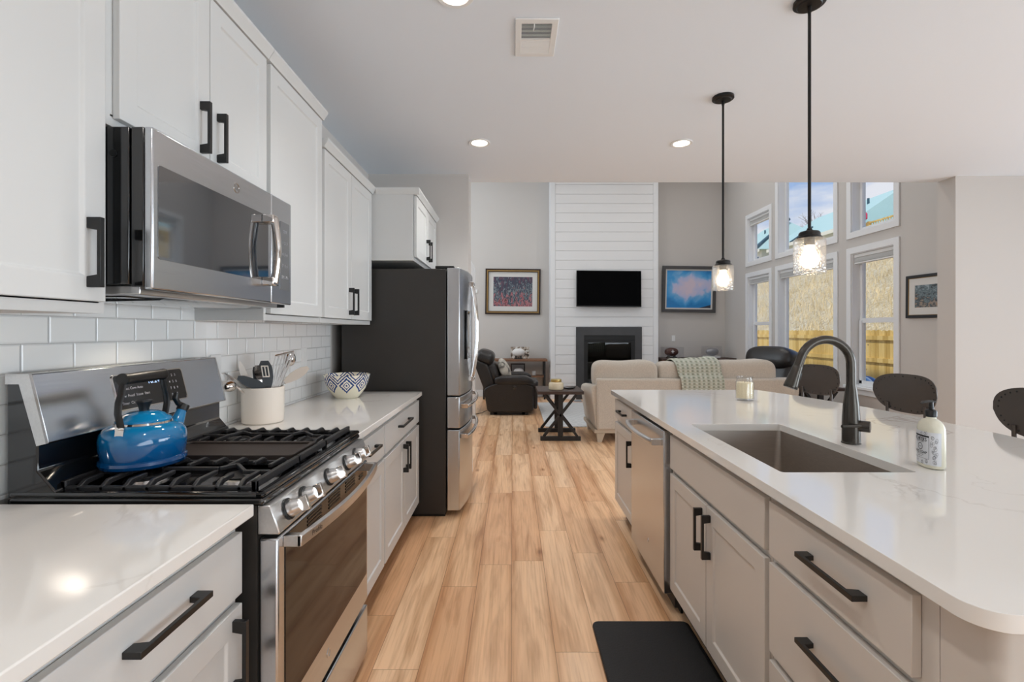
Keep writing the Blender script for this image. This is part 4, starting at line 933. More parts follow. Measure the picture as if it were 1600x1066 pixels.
text_on(pm, 'essential oils', .005, lambda x, y: on_bottle(x, .0355+y, .0004))
cz, rr_ = .0655, .0112
ring = [];  
for k in range(24):
    a0, a1 = 2*PI*k/24, 2*PI*(k+1)/24
    pm.add([on_bottle(.004+rr*math.cos(a_), cz+rr*math.sin(a_), .0004) for rr, a_ in ((rr_, a0), (rr_, a1), (rr_*.82, a1), (rr_*.82, a0))], [(0, 1, 2, 3)])
text_on(pm, 'lavender', .0045, lambda x, y: on_bottle(.004+x, cz+y, .0004))
rnd = random.Random(4)
for (s_c, zc) in [(.046, .10), (.052, .088), (.044, .078), (.050, .066), (.045, .056), (.052, .046), (.046, .036), (.050, .024), (.030, .022), (.012, .020), (-.01, .022), (.01, .106), (.026, .107)]:
    for q in range(3):
        rr = .0042-.0012*q*.5; ox, oz = rnd.uniform(-.003, .003), rnd.uniform(-.004, .004)
        for k in range(12):
            a0, a1 = 2*PI*k/12, 2*PI*(k+1)/12
            pm.add([on_bottle(s_c+ox+r2*.8*math.cos(a_), zc+oz+r2*1.4*math.sin(a_), .0004) for r2, a_ in ((rr, a0), (rr, a1), (rr-.00045, a1), (rr-.00045, a0))], [(0, 1, 2, 3)])
obj('label_print', pm, ink_m, lb)
pu = obj('pump', M().lathe([(.0135, .158), (.0150, .160), (.0150, .176), (.0125, .180), (.0075, .182), (.0070, .190), (.0060, .190), (.0060, .207), (0, .207)], (SX, SY_, .9145), 24), black_m, sb)
obj('nozzle', M().tube([(SX+.012, SY_+.002, 1.1195), (SX-.004, SY_, 1.1205), (SX-.030, SY_-.006, 1.121), (SX-.038, SY_-.008, 1.1165)], [.0055, .007, .0045, .004], 10, flat=.7, up=(0, 0, 1)), black_m, pu)
cn = thing('candle', 'cream candle in a clear glass jar on the island', 'candle', (1.441, 2.98, .9145))
obj('jar', M().lathe([(0, .001), (.048, .001), (.053, .008), (.053, .105), (.051, .116), (.046, .124), (.047, .146), (.0445, .148), (.043, .124), (.049, .108), (.050, .014), (0, .010)], (1.441, 2.98, .9145), 40), jar_m, cn)
obj('wax', M().lathe([(0, .0105), (.0485, .0145), (.0485, .104), (.046, .111), (0, .109)], (1.441, 2.98, .9145), 40), wax_m, cn)
obj('wick', M().cyl((1.441, 2.98, 1.022), (1.441, 2.98, 1.034), .0012, n=8), ink_m, cn)

# ---------------------------------------------------------------- floor mat
mt = M().prism([(x, y) for x, y in rrect(.362, .80, 1.30, 2.20, .03)], 'z', .0, .016)
tag(obj('floor_mat', mt, mat_m, None, bevel=.006), 'black cushioned floor mat lying in front of the sink cabinet', 'mat')

# ---------------------------------------------------------------- ceiling: vent, recessed lights, pendants
vt = thing('ceiling_vent', 'white rectangular air vent in the kitchen ceiling', 'vent', (.112, 2.33, CZ))
obj('frame', M().plate([(.012, 2.18), (.212, 2.18), (.212, 2.478), (.012, 2.478)], [[(.042, 2.215), (.182, 2.215), (.182, 2.45), (.042, 2.45)]], lambda u, v, d: (u, v, d), CZ-.008, CZ), white_m, vt, bevel=.003)
obj('duct', M().box(.042, .182, 2.215, 2.45, CZ-.0012, CZ-.0004), mat('duct_grey', (120, 124, 130), .7), vt)
lo = M()
for k in range(11): y = 2.222+k*.0098; lo.prism([(y, CZ-.007), (y+.0055, CZ-.0018), (y+.0062, CZ-.0018), (y+.001, CZ-.008)], 'x', .042, .182)
for k in range(11): y = 2.342+k*.0098; lo.prism([(y+.0062, CZ-.008), (y, CZ-.0022), (y+.0085, CZ-.002), (y+.0095, CZ-.008)], 'x', .042, .182)
lo.box(.042, .182, 2.331, 2.341, CZ-.008, CZ-.001); obj('louver', lo, white_m, vt)
obj('damper_lever', M().tube([(.10, 2.212, CZ-.008), (.10, 2.222, CZ-.016), (.097, 2.245, CZ-.018)], .003, 8), white_m, vt)
def can(x, y, label, z=CZ, power=40, cone=118):
    c = thing('recessed_light', label, 'light', (x, y, z), group='recessed ceiling lights')
    obj('trim_ring', M().lathe([(.080, 0), (.082, -.004), (.078, -.007), (.062, -.006), (.058, -.002), (.058, 0)], (x, y, z), 36, cap=False), white_m, c)
    obj('lens', M().lathe([(0, -.002), (.058, -.002), (.058, -.0008), (0, -.0008)], (x, y, z), 36), lens_m, c)
    l = light('SPOT', 'can_lamp', (0, 0, -.02), (0, 0, 0), power, (1, .98, .96), spot_size=math.radians(cone), spot_blend=1.0, shadow_soft_size=.05); l.parent = c
CANP = 40
can(-.25, 3.63, 'glowing recessed ceiling light near the refrigerator', power=CANP)
can(1.28, 3.64, 'glowing recessed ceiling light beyond the pendants over the island end', power=CANP)
can(-.245, 2.03, 'glowing recessed ceiling light cut by the picture edge beside the vent', power=CANP)
for x, y in ((-.245, .4), (-.245, -1.3), (3.0, .4), (3.0, -1.5), (4.8, 2.4)):  # assumed cans out of view, added to brighten the kitchen
    can(x, y, 'added unseen recessed ceiling light in the kitchen', power=CANP)
for x, y in ((-.6, 6.0), (-.6, 8.2), (1.7, 5.9), (1.7, 7.9), (3.5, 6.2), (3.5, 8.3)):  # unseen lamps added to lift the living room light
    can(x, y, 'added unseen recessed light in the tall living room ceiling', 5.3, 62, 150)
def pendant(y, label):
    x = 1.28; p = thing('pendant_light', label, 'pendant', (x, y, CZ), group='pendants over the island')
    obj('canopy', M().lathe([(.062, 0), (.063, -.014), (.058, -.018), (.05, -.019), (.045, -.024), (.012, -.026), (0, -.026)], (x, y, CZ), 36), pend_m, p)
    obj('rod', M().cyl((x, y, 1.78), (x, y, CZ-.02), .0065, n=14).lathe([(.0085, -.05), (.0085, -.02)], (x, y, CZ), 14), pend_m, p)
    ca = obj('cap', M().lathe([(.0, .045), (.009, .045), (.012, .036), (.036, .030), (.041, .024), (.042, .010), (.049, .006), (.049, 0), (.0, 0)], (x, y, 1.742), 32), pend_m, p)
    obj('socket', M().lathe([(.020, -.001), (.020, -.028), (.017, -.030), (0, -.030)], (x, y, 1.742), 24), bronze_m, ca)
    sh = obj('lamp_shade', M().lathe([(.030, 0), (.058, -.001), (.0615, -.006), (.0615, -.150), (.060, -.152), (.0585, -.150), (.0585, -.008), (.056, -.004), (.030, -.003)], (x, y, 1.742), 48, cap=False), shade_m, p)
    obj('bulb', M().lathe([(.018, -.028), (.019, -.044), (.026, -.060), (.034, -.076), (.0365, -.092), (.033, -.110), (.018, -.124), (0, -.128)], (x, y, 1.742), 28), bulb_m, p)
pendant(2.07, 'pendant light with seeded glass shade above the sink side of the island')
pendant(2.92, 'pendant light with seeded glass shade hanging beside the blue cloud painting')

# ---------------------------------------------------------------- counter stools
def stool_mesh(root):
    # local: the back plate is at +x, the sitter faces -x
    n, m_ = 40, 8; vs = []; fs = []
    def bp(u, v, d):   # u across (y), v up, curved plate
        return (.0+d-.9*u*u-.10*(v)*.3, u*(1-.05*(v < 0)*abs(v)/.12), .965+v-.15*u*u*0)
    W2, H2 = .195, .118
    pl = M()
    rings = [0, .35, .7, .9, 1.0]
    for side, d in ((0, 0), (1, .006)):
        base = len(pl.v)
        ring_v = []
        for r in rings[1:]:
            for k in range(n):
                ex, ey = super_pt(2*PI*k/n, 3.0); u, v = W2*ex*r, H2*ey*r
                if v < 0: u *= 1-.14*(-v/H2)
                ring_v.append(bp(u, v, d))
        vs = [bp(0, 0, d)]+ring_v; fs = [(0, 1+k, 1+(k+1) % n) for k in range(n)]
        for i in range(len(rings)-2):
            for k in range(n): fs.append((1+i*n+k, 1+(i+1)*n+k, 1+(i+1)*n+(k+1) % n, 1+i*n+(k+1) % n))
        pl.add(vs, fs)
    nb = 1+4*n; o0 = 1+3*n
    pl.f += [(o0+k, o0+(k+1) % n, nb+o0+(k+1) % n, nb+o0+k) for k in range(n)]
    back = obj('backrest', pl, stool_m, root, local=True, bevel=0)
    rv = M()
    for k in range(30):
        ex, ey = super_pt(2*PI*k/30+.05, 3.0); u, v = W2*.90*ex, H2*.86*ey
        if v < 0: u *= 1-.14*(-v/H2)
        p = bp(u, v, -.0005); rv.sq(p, (.0035, .0045, .0045), 1, 1, 8, 6)
    obj('rivets', rv, black_m, back, local=True)
    st = M().lathe([(0, 0), (.165, 0), (.178, .010), (.180, .030), (.172, .036), (.10, .033), (0, .031)], (-.21, 0, .622), 36); obj('seat', st, stool_m, root, local=True)
    for y in (-.10, .10): obj('back_support', M().tube([(-.06, y*1.0, .64), (-.02, y*1.1, .70), (-.012, y*1.15, .80), (-.014, y*1.15, .90)], .0095, 10), stool_m, root, local=True)
    for sx_, sy_ in ((-1, -1), (-1, 1), (1, -1), (1, 1)):
        obj('leg', M().tube([(-.21+sx_*.10, sy_*.10, .625), (-.21+sx_*.20, sy_*.20, .0)], [.013, .012], 12), stool_m, root, local=True)
    fr_ = M(); c = [(-.21+.165*sx_, .165*sy_, .22) for sx_, sy_ in ((-1, -1), (-1, 1), (1, 1), (1, -1))]
    for i in range(4): fr_.tube([c[i], c[(i+1) % 4]], .008, 10)
    obj('footrest', fr_, stool_m, root, local=True)
s0 = thing('bar_stool', 'grey metal stool with riveted back, between the faucet and the window', 'stool', (2.37, 3.73, 0), math.radians(22), 'counter stools along the island')
stool_mesh(s0)
for (x, y, rz, lab) in ((2.385, 2.90, 11, 'grey metal stool with riveted back, showing behind the soap pump'), (2.385, 2.155, 0, 'grey metal stool with riveted back, half cut by the picture edge')):
    c = copy_tree(s0); c.location = (x, y, 0); c.rotation_euler = (0, 0, math.radians(rz)); c['label'] = lab

# ================================================================== living room
# fireplace chimney breast with shiplap
FPY = 9.43; FX0, FX1 = .75, 2.855
fp = thing('fireplace', 'white shiplap chimney breast with slate fireplace surround', 'fireplace', (1.8, 9.6, 0))
cx0, cx1, cz1 = 1.39, 2.42, 1.15
obj('chimney_breast', M().plate([(FX0, 0), (FX1, 0), (FX1, 5.298), (FX0, 5.298)], [[(cx0, .12), (cx1, .12), (cx1, cz1), (cx0, cz1)]], lambda u, v, d: (u, d, v), FPY+.02, 9.829), ship_m, fp)
bd = M(); z = .13; bh = .186
X0, X1 = FX0+.09, FX1-.09
while z < 5.08:
    z1 = z+bh-.006
    if z1 < 1.42 and z < 1.40:
        bd.box(X0, 1.245, FPY+.004, FPY+.021, z, z1).box(2.535, X1, FPY+.004, FPY+.021, z, z1)
    elif z < 1.42:
        bd.box(X0, 1.245, FPY+.004, FPY+.021, z, z1).box(2.535, X1, FPY+.004, FPY+.021, z, z1); bd.box(1.245, 2.535, FPY+.004, FPY+.021, 1.42, z1)
    else: bd.box(X0, X1, FPY+.004, FPY+.021, z, z1)
    z += bh
obj('shiplap', bd, ship_m, fp, bevel=.0015)
obj('corner_trim', M().box(FX0-.006, FX0+.088, FPY, FPY+.02, .0, 5.298).box(FX1-.088, FX1+.006, FPY, FPY+.02, .0, 5.298).box(FX0+.088, 1.245, FPY, FPY+.02, 0, .125).box(2.535, FX1-.088, FPY, FPY+.02, 0, .125).box(FX0-.006, FX0+.012, FPY+.02, 9.829, 0, 5.298).box(FX1-.012, FX1+.006, FPY+.02, 9.829, 0, 5.298), trim_m, fp, bevel=.002)
su = obj('surround', M().plate([(1.245, 0), (2.535, 0), (2.535, 1.42), (1.245, 1.42)], [[(1.40, .15), (2.40, .15), (2.40, 1.255), (1.40, 1.255)]], lambda u, v, d: (u, d, v), FPY-.022, FPY+.03), slate_m, fp, bevel=.002)
fb = obj('firebox', M().plate([(1.40, .15), (2.40, .15), (2.40, 1.255), (1.40, 1.255)], [[(1.475, .30), (2.325, .30), (2.325, 1.11), (1.475, 1.11)]], lambda u, v, d: (u, d, v), FPY-.012, FPY+.06)
   .box(1.43, 2.37, FPY-.024, FPY-.012, 1.165, 1.185).box(1.43, 2.37, FPY-.020, FPY-.012, 1.125, 1.14).box(1.43, 2.37, FPY+.34, FPY+.36, .3, 1.12).box(1.43, 2.37, FPY+.03, FPY+.36, .27, .30).box(1.43, 1.45, FPY+.03, FPY+.36, .3, 1.12).box(2.35, 2.37, FPY+.03, FPY+.36, .3, 1.12).box(1.43, 2.37, FPY+.03, FPY+.36, 1.115, 1.135), firebox_m, fp, bevel=.002)
lg = M()
for k in range(4): lg.tube([(1.6+.12*k, FPY+.16+.03*(k % 2), .36+.04*(k % 2)), (1.8+.14*k, FPY+.2-.03*(k % 2), .42+.05*(k % 2)), (2.0+.08*k, FPY+.18, .40+.05*k % .1)], .038, 10)
obj('log_set', lg, mwood_m, fb); obj('fireplace_glass', M().box(1.47, 2.33, FPY+.0, FPY+.006, .30, 1.115), glass('dark_glass', (.25, .26, .28), 1.5), fb)
# TV on the chimney breast
tvl = thing('television', 'black flat television mounted on the white shiplap', 'television', (1.878, FPY-.05, 2.165))
tv = M().box(-.632, .632, -.022, .018, -.355, .355); Rt = Matrix.Rotation(math.radians(.5), 3, 'Y') @ Matrix.Rotation(math.radians(-3), 3, 'X')
obj('bezel', tv.xf(Rt), black_m, tvl, bevel=.004, local=True); obj('screen', M().box(-.622, .622, -.0235, -.021, -.335, .346).xf(Rt), screen_m, tvl, local=True)
obj('wall_bracket', M().box(-.2, .2, .015, .0515, -.15, .15), black_m, tvl, local=True)

def picture(name, label, loc, rotz, w_, h_, parts, art, matw, tilt=0, roll=0):
    """local: picture lies in x-z, front towards -y; parts = [(ring width, depth, material)]"""
    t = thing(name, label, 'picture', loc, rotz); R = Matrix.Rotation(math.radians(tilt), 3, 'X') @ Matrix.Rotation(math.radians(roll), 3, 'Y')
    a, b = w_/2, h_/2; first = True; par = t
    for (wd, dp, mt_) in parts:
        o = obj('frame' if first else 'inner_frame', M().plate([(-a, -b), (a, -b), (a, b), (-a, b)], [[(-a+wd, -b+wd), (a-wd, -b+wd), (a-wd, b-wd), (-a+wd, b-wd)]], lambda u, v, d: (u, d, v), -dp, 0).xf(R), mt_, par, bevel=.003, local=True)
        if first: par = o; first = False
        a -= wd; b -= wd
    if matw:
        obj('mat_board', M().plate([(-a, -b), (a, -b), (a, b), (-a, b)], [[(-a+matw, -b+matw), (a-matw, -b+matw), (a-matw, b-matw), (-a+matw, b-matw)]], lambda u, v, d: (u, d, v), -.012, -.008).xf(R), mboard_m, t, local=True); a -= matw; b -= matw
    obj('canvas', M().box(-a-.002, a+.002, -.009, -.003, -b-.002, b+.002).xf(R), art, t, local=True)
    return t
picture('framed_print', 'gold framed abstract print with white mat above the recliner', (.005, 9.825, 2.145), 0, 1.125, .93, [(.030, .035, mahog_m), (.026, .045, gold_m), (.010, .030, mahog_m)], art_fire_m, .098, 0, .6)
picture('framed_painting', 'grey framed painting of a pink cloud on blue sky', (3.59, 9.79, 2.19), 0, 1.09, .94, [(.062, .04, gframe_m), (.03, .022, mboard_m)], art_cloud_m, 0, 1.5, .8)
picture('framed_picture', 'black framed landscape picture with white mat beside the windows', (RX-.003, 4.985, 1.71), math.radians(-90), .60, .46, [(.03, .022, bframe_m), (.006, .018, gold_m)], art_land_m, .075, 0, .6)

# recliner: seen from its side, facing +x
RL = (-.1, 7.6, 0)
rc = thing('recliner', 'black leather recliner holding a floral pillow, seen side on', 'recliner', RL)
Y0, Y1 = 7.60, 8.52
def roundpoly(P, r=.03, n=4):
    out = []; m_ = len(P)
    for i in range(m_):
        p, a_, b_ = Vector((*P[i], 0)), Vector((*P[i-1], 0)), Vector((*P[(i+1) % m_], 0))
        da, db = (a_-p), (b_-p); ra = min(r, da.length*.45, db.length*.45); q0, q1 = p+da.normalized()*ra, p+db.normalized()*ra
        for k in range(n+1):
            t = k/n; q = q0*(1-t)**2+p*2*t*(1-t)+q1*t*t; out.append((q.x, q.y))
    return out
side = roundpoly([(-.40, .05), (.27, .05), (.335, .08), (.33, .47), (.10, .53), (-.30, .50), (-.46, .42)], .06)
obj('side_panel', M().prism(side, 'y', Y0+.015, Y0+.17), leather_m, rc, bevel=.02, seg=3)
obj('side_panel', M().prism(side, 'y', Y1-.17, Y1-.015), leather_m, rc, bevel=.02, seg=3)
for y in (Y0+.095, Y1-.095):
    ar = M().sq((.02, y, .555), (.315, .105, .075), .55, .45, 30, 18, fn=lambda v: Vector((v.x, v.y, v.z-.35*max(0, v.x-.2)-.25*max(0, -v.x-.2)*.3)))
    obj('arm_pad', ar, leather_m, rc)
obj('seat_cushion', M().sq((.06, (Y0+Y1)/2, .42), (.33, .31, .11), .5, .4, 30, 16), leather_m, rc)
bkp = roundpoly([(-.44, .36), (-.585, .72), (-.60, .96), (-.50, 1.03), (-.36, 1.0), (-.29, .84), (-.24, .5)], .09, 6)
bk_ = obj('backrest', M().prism(roundpoly([(-.44, .34), (-.60, .76), (-.585, .88), (-.40, .80), (-.27, .45)], .05), 'y', Y0+.10, Y1-.10), leather_m, rc, bevel=.03, seg=3)
hd_ = M().sq((-.455, (Y0+Y1)/2, .90), (.155, .36, .135), .75, .45, 36, 18, R=Matrix.Rotation(math.radians(18), 3, 'Y'), fn=lambda v: v*(1+.02*math.sin(22*v.y)))
obj('head_cushion', hd_, leather_m, bk_)
obj('back_cushion', M().sq((-.335, (Y0+Y1)/2, .64), (.12, .33, .22), .6, .4, 36, 18, R=Matrix.Rotation(math.radians(-20), 3, 'Y')), leather_m, bk_)
fo = M().prism(roundpoly([(.335, .10), (.36, .075), (.40, .085), (.405, .30), (.40, .44), (.345, .50), (.30, .48), (.33, .3)], .03), 'y', Y0+.16, Y1-.16)
obj('footrest', fo, leather_m, rc, bevel=.02)
obj('footrest_pad', M().sq((.30, (Y0+Y1)/2, .475), (.125, .34, .075), .6, .4, 30, 16), leather_m, rc)
obj('power_button', M().lathe([(0, 0), (.03, 0), (.034, .004), (.034, .010), (.0, .012)], (.03, Y0+.016, .44), 24, R=Matrix.Rotation(math.radians(90), 3, 'X')), gblack_m, rc)
obj('glide_base', M().box(-.36, .25, Y0+.08, Y0+.13, 0, .06).box(-.36, .25, Y1-.13, Y1-.08, 0, .06).box(-.3, -.25, Y0+.08, Y1-.08, .0, .05).box(.15, .2, Y0+.08, Y1-.08, 0, .05), black_m, rc)
pl_ = thing('throw_pillow', 'floral throw pillow leaning in the black recliner', 'pillow', (-.15, 7.95, .52))
obj('cover', M().sq((-.13, 7.98, .70), (.085, .23, .20), 1.0, .42, 32, 16, R=Matrix.Rotation(math.radians(-24), 3, 'Y')), pillow_m, pl_)
tag(obj('power_cord', M().tube([(-.40, 8.0, .03), (-.50, 7.85, .007), (-.60, 7.7, .006), (-.66, 7.9, .006), (-.75, 8.3, .006)], .005, 8), black_m, None), 'black power cord on the floor behind the recliner', 'cord')

# console table left of the fireplace
ctb = thing('console_table', 'narrow wooden console table between the recliner and the fireplace', 'table', (.1, 9.6, 0))
obj('table_top', M().box(-.62, .68, 9.38, 9.78, .745, .785), mwood_m, ctb, bevel=.003)
obj('shelf', M().box(-.58, .64, 9.42, 9.74, .43, .455), mwood_m, ctb, bevel=.002)
for x in (-.58, .61):
    for y in (9.40, 9.73): obj('leg', M().box(x, x+.035, y, y+.035, 0, .745), bwood_m, ctb)
ph = thing('photo_frame', 'photo collage frame standing behind the white football', 'frame', (.16, 9.68, .786))
obj('board', M().box(-.04, .33, 9.67, 9.685, .786, 1.02), photo_m, ph)
fbw = thing('football', 'white signed football on a black stand atop the console table', 'football', (.115, 9.52, .786))
obj('ball', M().sq((.115, 9.52, .915), (.125, .08, .08), .9, 1.0, 28, 16), helmet_m, fbw)
obj('stand', M().box(.03, .20, 9.47, 9.57, .786, .80).box(.05, .08, 9.48, 9.56, .80, .86).box(.15, .18, 9.48, 9.56, .80, .86), black_m, fbw)
obj('stripe_print', text_on(M(), 'FOOTBALL', .03, lambda x, y: (.115+x, 9.4395, .925+y)), ink_m, fbw) if False else None
pf = thing('photo_frame', 'dark photo frame on the lower shelf of the console table', 'frame', (.12, 9.66, .456))
obj('frame', M().plate([(-.04, .456), (.25, .456), (.25, .69), (-.04, .69)], [[(-.015, .48), (.225, .48), (.225, .665), (-.015, .665)]], lambda u, v, d: (u, d, v), 9.64, 9.66), mahog_m, pf, bevel=.003)
obj('photo', M().box(-.02, .23, 9.652, 9.658, .475, .67), mat('grey_photo', (150, 148, 148), .4), pf)
tag(obj('ball', M().sq((.12, 9.53, .53), (.10, .075, .0735), .9, 1, 28, 16), helmet_m, None), 'white ball on the lower shelf of the console table', 'ball')
tag(obj('card', M().box(.39, .46, 9.60, 9.61, .456, .54), white_m, None), 'small white card standing at the end of the lower shelf', 'card')
tag(obj('thermostat', M().box(-.775, -.72, 9.81, 9.829, 2.12, 2.19), white_m, None, bevel=.004), 'small white thermostat on the grey wall beside the refrigerator handle', 'thermostat')

# console right of the fireplace
cr2 = thing('media_console', 'dark wood cubby console below the blue cloud painting', 'console', (3.6, 9.5, 0))
obj('top', M().box(2.90, 4.33, 9.28, 9.80, .775, .81), dwood_m, cr2, bevel=.004)
bxs = M().box(2.94, 4.30, 9.76, 9.79, .05, .775).box(2.94, 4.30, 9.32, 9.76, .05, .08).box(2.94, 4.30, 9.32, 9.76, .40, .42)
for x in (2.94, 3.27, 3.61, 3.95, 4.275): bxs.box(x, x+.025, 9.32, 9.76, .0, .775)
obj('carcass', bxs, mwood_m, cr2)
fb1 = thing('football', 'brown football in a clear case on the dark cubby console', 'football', (3.16, 9.55, .811))
obj('ball', M().sq((3.16, 9.55, .925), (.135, .082, .082), .9, 1.0, 28, 16), ball_m, fb1)
obj('lacing', M().box(3.13, 3.19, 9.462, 9.47, .93, .94).box(3.145, 3.15, 9.461, 9.468, .90, .97).box(3.165, 3.17, 9.461, 9.468, .90, .97), white_m, fb1)
obj('stand', M().box(3.07, 3.25, 9.50, 9.60, .811, .83).box(3.09, 3.12, 9.51, 9.59, .83, .86).box(3.2, 3.23, 9.51, 9.59, .83, .86), black_m, fb1)
obj('case', M().box(2.98, 3.36, 9.42, 9.68, .8115, 1.02), case_m, fb1)
fb2 = thing('display_case', 'clear display case with a silver football on the dark cubby console', 'case', (3.92, 9.5, .811))
obj('case', M().box(3.78, 4.09, 9.38, 9.62, .8115, 1.04), case_m, fb2)
obj('ball', M().sq((3.95, 9.5, .93), (.125, .078, .078), .9, 1.0, 28, 16), silver_m, fb2); obj('base', M().box(3.80, 4.07, 9.40, 9.60, .812, .85), white_m, fb2)
o = thing('light_switch', 'white wall switch plate between the fireplace and the cloud painting', 'switch', (3.29, 9.83, 1.2))
obj('plate', M().box(3.255, 3.325, 9.822, 9.8295, 1.13, 1.25), white_m, o, bevel=.002); obj('rocker', M().box(3.275, 3.305, 9.818, 9.823, 1.155, 1.225), white_m, o, bevel=.001)
o = tag(obj('floor_register', M().box(1.17, 1.32, 9.08, 9.33, .0005, .008), mat('register_grey', (150, 156, 162), .5), None, bevel=.002), 'grey floor register in front of the fireplace', 'register')

# rug
tag(obj('area_rug', M().box(.46, 3.05, 6.69, 8.95, 0.0005, .011), rug_m, None, bevel=.003), 'light grey patterned area rug in front of the fireplace', 'rug')
# sofa with its back to the kitchen
so = thing('sofa', 'beige fabric sofa with its back to the kitchen island', 'sofa', (2.2, 6.2, 0))
SX0, SX1, SYB = 1.0, 3.39, 5.73
obj('back_panel', M().box(SX0+.005, SX1-.005, SYB, SYB+.2, .155, .772), sofa_m, so, bevel=.025, seg=3)
obj('base_rail', M().box(SX0-.02, SX1+.02, SYB+.02, SYB+.90, .115, .16), mat('beige_wood', (186, 170, 150), .5), so, bevel=.004)
obj('seat_deck', M().box(SX0+.1, SX1-.1, SYB+.2, SYB+.88, .16, .34), sofa_m, so, bevel=.02)
for sg, xx in ((-1, SX0), (1, SX1)):
    pr_ = [(xx, .155), (xx+sg*.0, .155), (xx+sg*.055, .60), (xx+sg*.045, .655), (xx-sg*.02, .675), (xx-sg*.14, .62), (xx-sg*.15, .155)]
    m = M(); pts = roundpoly([p for i, p in enumerate(pr_) if i != 1], .04)
    n = len(pts); ys = [SYB+.03, SYB+.15, SYB+.6, SYB+.93]; dz = [.03, .02, -.02, -.05]
    vs = []; fs = []
    for j, y in enumerate(ys): vs += [(x, y, zz+(dz[j] if zz > .4 else 0)) for x, zz in pts]
    for j in range(3):
        for i in range(n): fs.append((j*n+i, j*n+(i+1) % n, (j+1)*n+(i+1) % n, (j+1)*n+i))
    fs += [tuple(range(n))[::-1], tuple(range(3*n, 4*n))]
    m.add(vs, fs); obj('arm', m, sofa_m, so, bevel=.012)
for k in range(3):
    xa = SX0+.16+k*.69; obj('seat_cushion', M().sq((xa+.345, SYB+.57, .42), (.345, .36, .10), .4, .3, 30, 14), sofa_m, so)
rnd = random.Random(2)
for k, (xa, xb, zt) in enumerate(((.985, 1.765, .985), (1.775, 2.455, .975), (2.47, 3.20, .995))):
    ph_ = rnd.uniform(0, 6)
    cu = M().sq(((xa+xb)/2, SYB+.215, .80), ((xb-xa)/2, .15, zt-.80), .5, .26, 48, 22,
                fn=lambda v, ph_=ph_, h=(xb-xa)/2: Vector((v.x, v.y+.008*math.sin(14*v.x+ph_+5*v.z), v.z*(1+.05*math.cos(2*PI*v.x/h*.5+PI)+.03*math.sin(9*v.x+ph_)))))
    obj('back_cushion', cu, sofa_m, so)
legm = so and mat('beige_wood_leg', (196, 182, 162), .5)
for x in (SX0+.06, SX1-.06):
    for y in (SYB+.08, SYB+.84):
        m = M(); m.add([(x-.05, y-.05, .118), (x+.05, y-.05, .118), (x+.05, y+.05, .118), (x-.05, y+.05, .118), (x-.035, y-.03, 0), (x+.012, y-.03, 0), (x+.012, y+.03, 0), (x-.035, y+.03, 0)], [(0, 1, 2, 3), (7, 6, 5, 4), (0, 4, 5, 1), (1, 5, 6, 2), (2, 6, 7, 3), (3, 7, 4, 0)])
        obj('leg', m, legm, so)
tp = thing('throw_pillow', 'brown pillow at the arm end of the beige sofa', 'pillow', (1.1, 6.1, .5))
obj('cover', M().sq((1.16, 6.16, .73), (.09, .22, .22), .9, .4, 28, 14), brownf_m, tp)
# knitted throw over the middle cushion
th = M(); nx, path = 26, []
prof = [(SYB+.42, .78), (SYB+.40, .90), (SYB+.34, .965), (SYB+.26, 1.0), (SYB+.19, 1.005), (SYB+.10, .985), (SYB+.045, .94), (SYB+.03, .88), (SYB+.03, .82), (SYB-.005, .79), (SYB-.022, .76), (SYB-.024, .65), (SYB-.02, .5), (SYB-.022, .38)]
vs = []; fs = []
for j, (y, zz) in enumerate(prof):
    t = j/(len(prof)-1)
    for i in range(nx+1):
        u = i/nx; x = (1.905+.13*t) + u*(.56-.06*t); tilt = (u-.5)*.03
        vs.append((x, y-.006*math.sin(u*21+j*.5)*min(1, j/5), zz+tilt*(1 if j < 9 else 0)+.004*math.sin(u*17)))
for j in range(len(prof)-1):
    for i in range(nx): a_ = j*(nx+1)+i; fs.append((a_, a_+1, a_+nx+2, a_+nx+1))
th.add(vs, fs); to = obj('throw_blanket', th, throw_m, None, angle=80)
md = to.modifiers.new('thick', 'SOLIDIFY'); md.thickness = .012; md.offset = 1
ms = to.modifiers.new('sub', 'SUBSURF'); ms.levels = 1; ms.render_levels = 2
tag(to, 'grey green knitted throw draped over the middle sofa cushion', 'blanket')

# end tables with crossed legs
def end_table(x0, x1, y0, y1, zt, label):
    t = thing('end_table', label, 'table', ((x0+x1)/2, (y0+y1)/2, 0), 0, 'crossed leg end tables beside the sofa')
    obj('table_top', M().box(x0, x1, y0, y1, zt-.038, zt), dwood_m, t, bevel=.003)
    xa, xb = x0+.035, x1-.035; xc = (xa+xb)/2
    for y in (y0+.03, y1-.06):
        m = M().box(xa, xb, y, y+.05, 0, .05).box(xc-.03, xc+.03, y+.006, y+.044, .05, zt-.038)
        obj('trestle', m, bwood_m, t, bevel=.002)
        m = M().beam((xa+.04, y+.025, .05), (xb-.05, y+.025, zt-.045), .03, .042, up=(0, 1, 0)).beam((xb-.04, y+.025, .05), (xa+.05, y+.025, zt-.045), .03, .042, up=(0, 1, 0))
        obj('cross_brace', m, bwood_m, t, bevel=.002)
    return t
end_table(.305, .868, 5.83, 6.42, .607, 'dark end table with crossed legs between the recliner and the sofa arm')
end_table(3.50, 4.06, 5.84, 6.43, .645, 'dark end table with crossed legs below the window, half hidden by a stool')
jc = thing('jar_candle', 'cream glass jar with gold lid on the dark end table', 'candle', (.545, 6.02, .6075))
obj('jar', M().lathe([(0, 0), (.082, 0), (.092, .008), (.094, .03), (.092, .075), (.080, .092), (.066, .098), (0, .098)], (.545, 6.02, .6075), 36), mat('marbled_cream_glass', (226, 210, 180), .2, var=.12, vscale=14), jc)
obj('lid', M().lathe([(0, .098), (.066, .098), (.068, .102), (.066, .128), (.060, .132), (0, .132)], (.545, 6.02, .6075), 36), goldcap_m, jc)
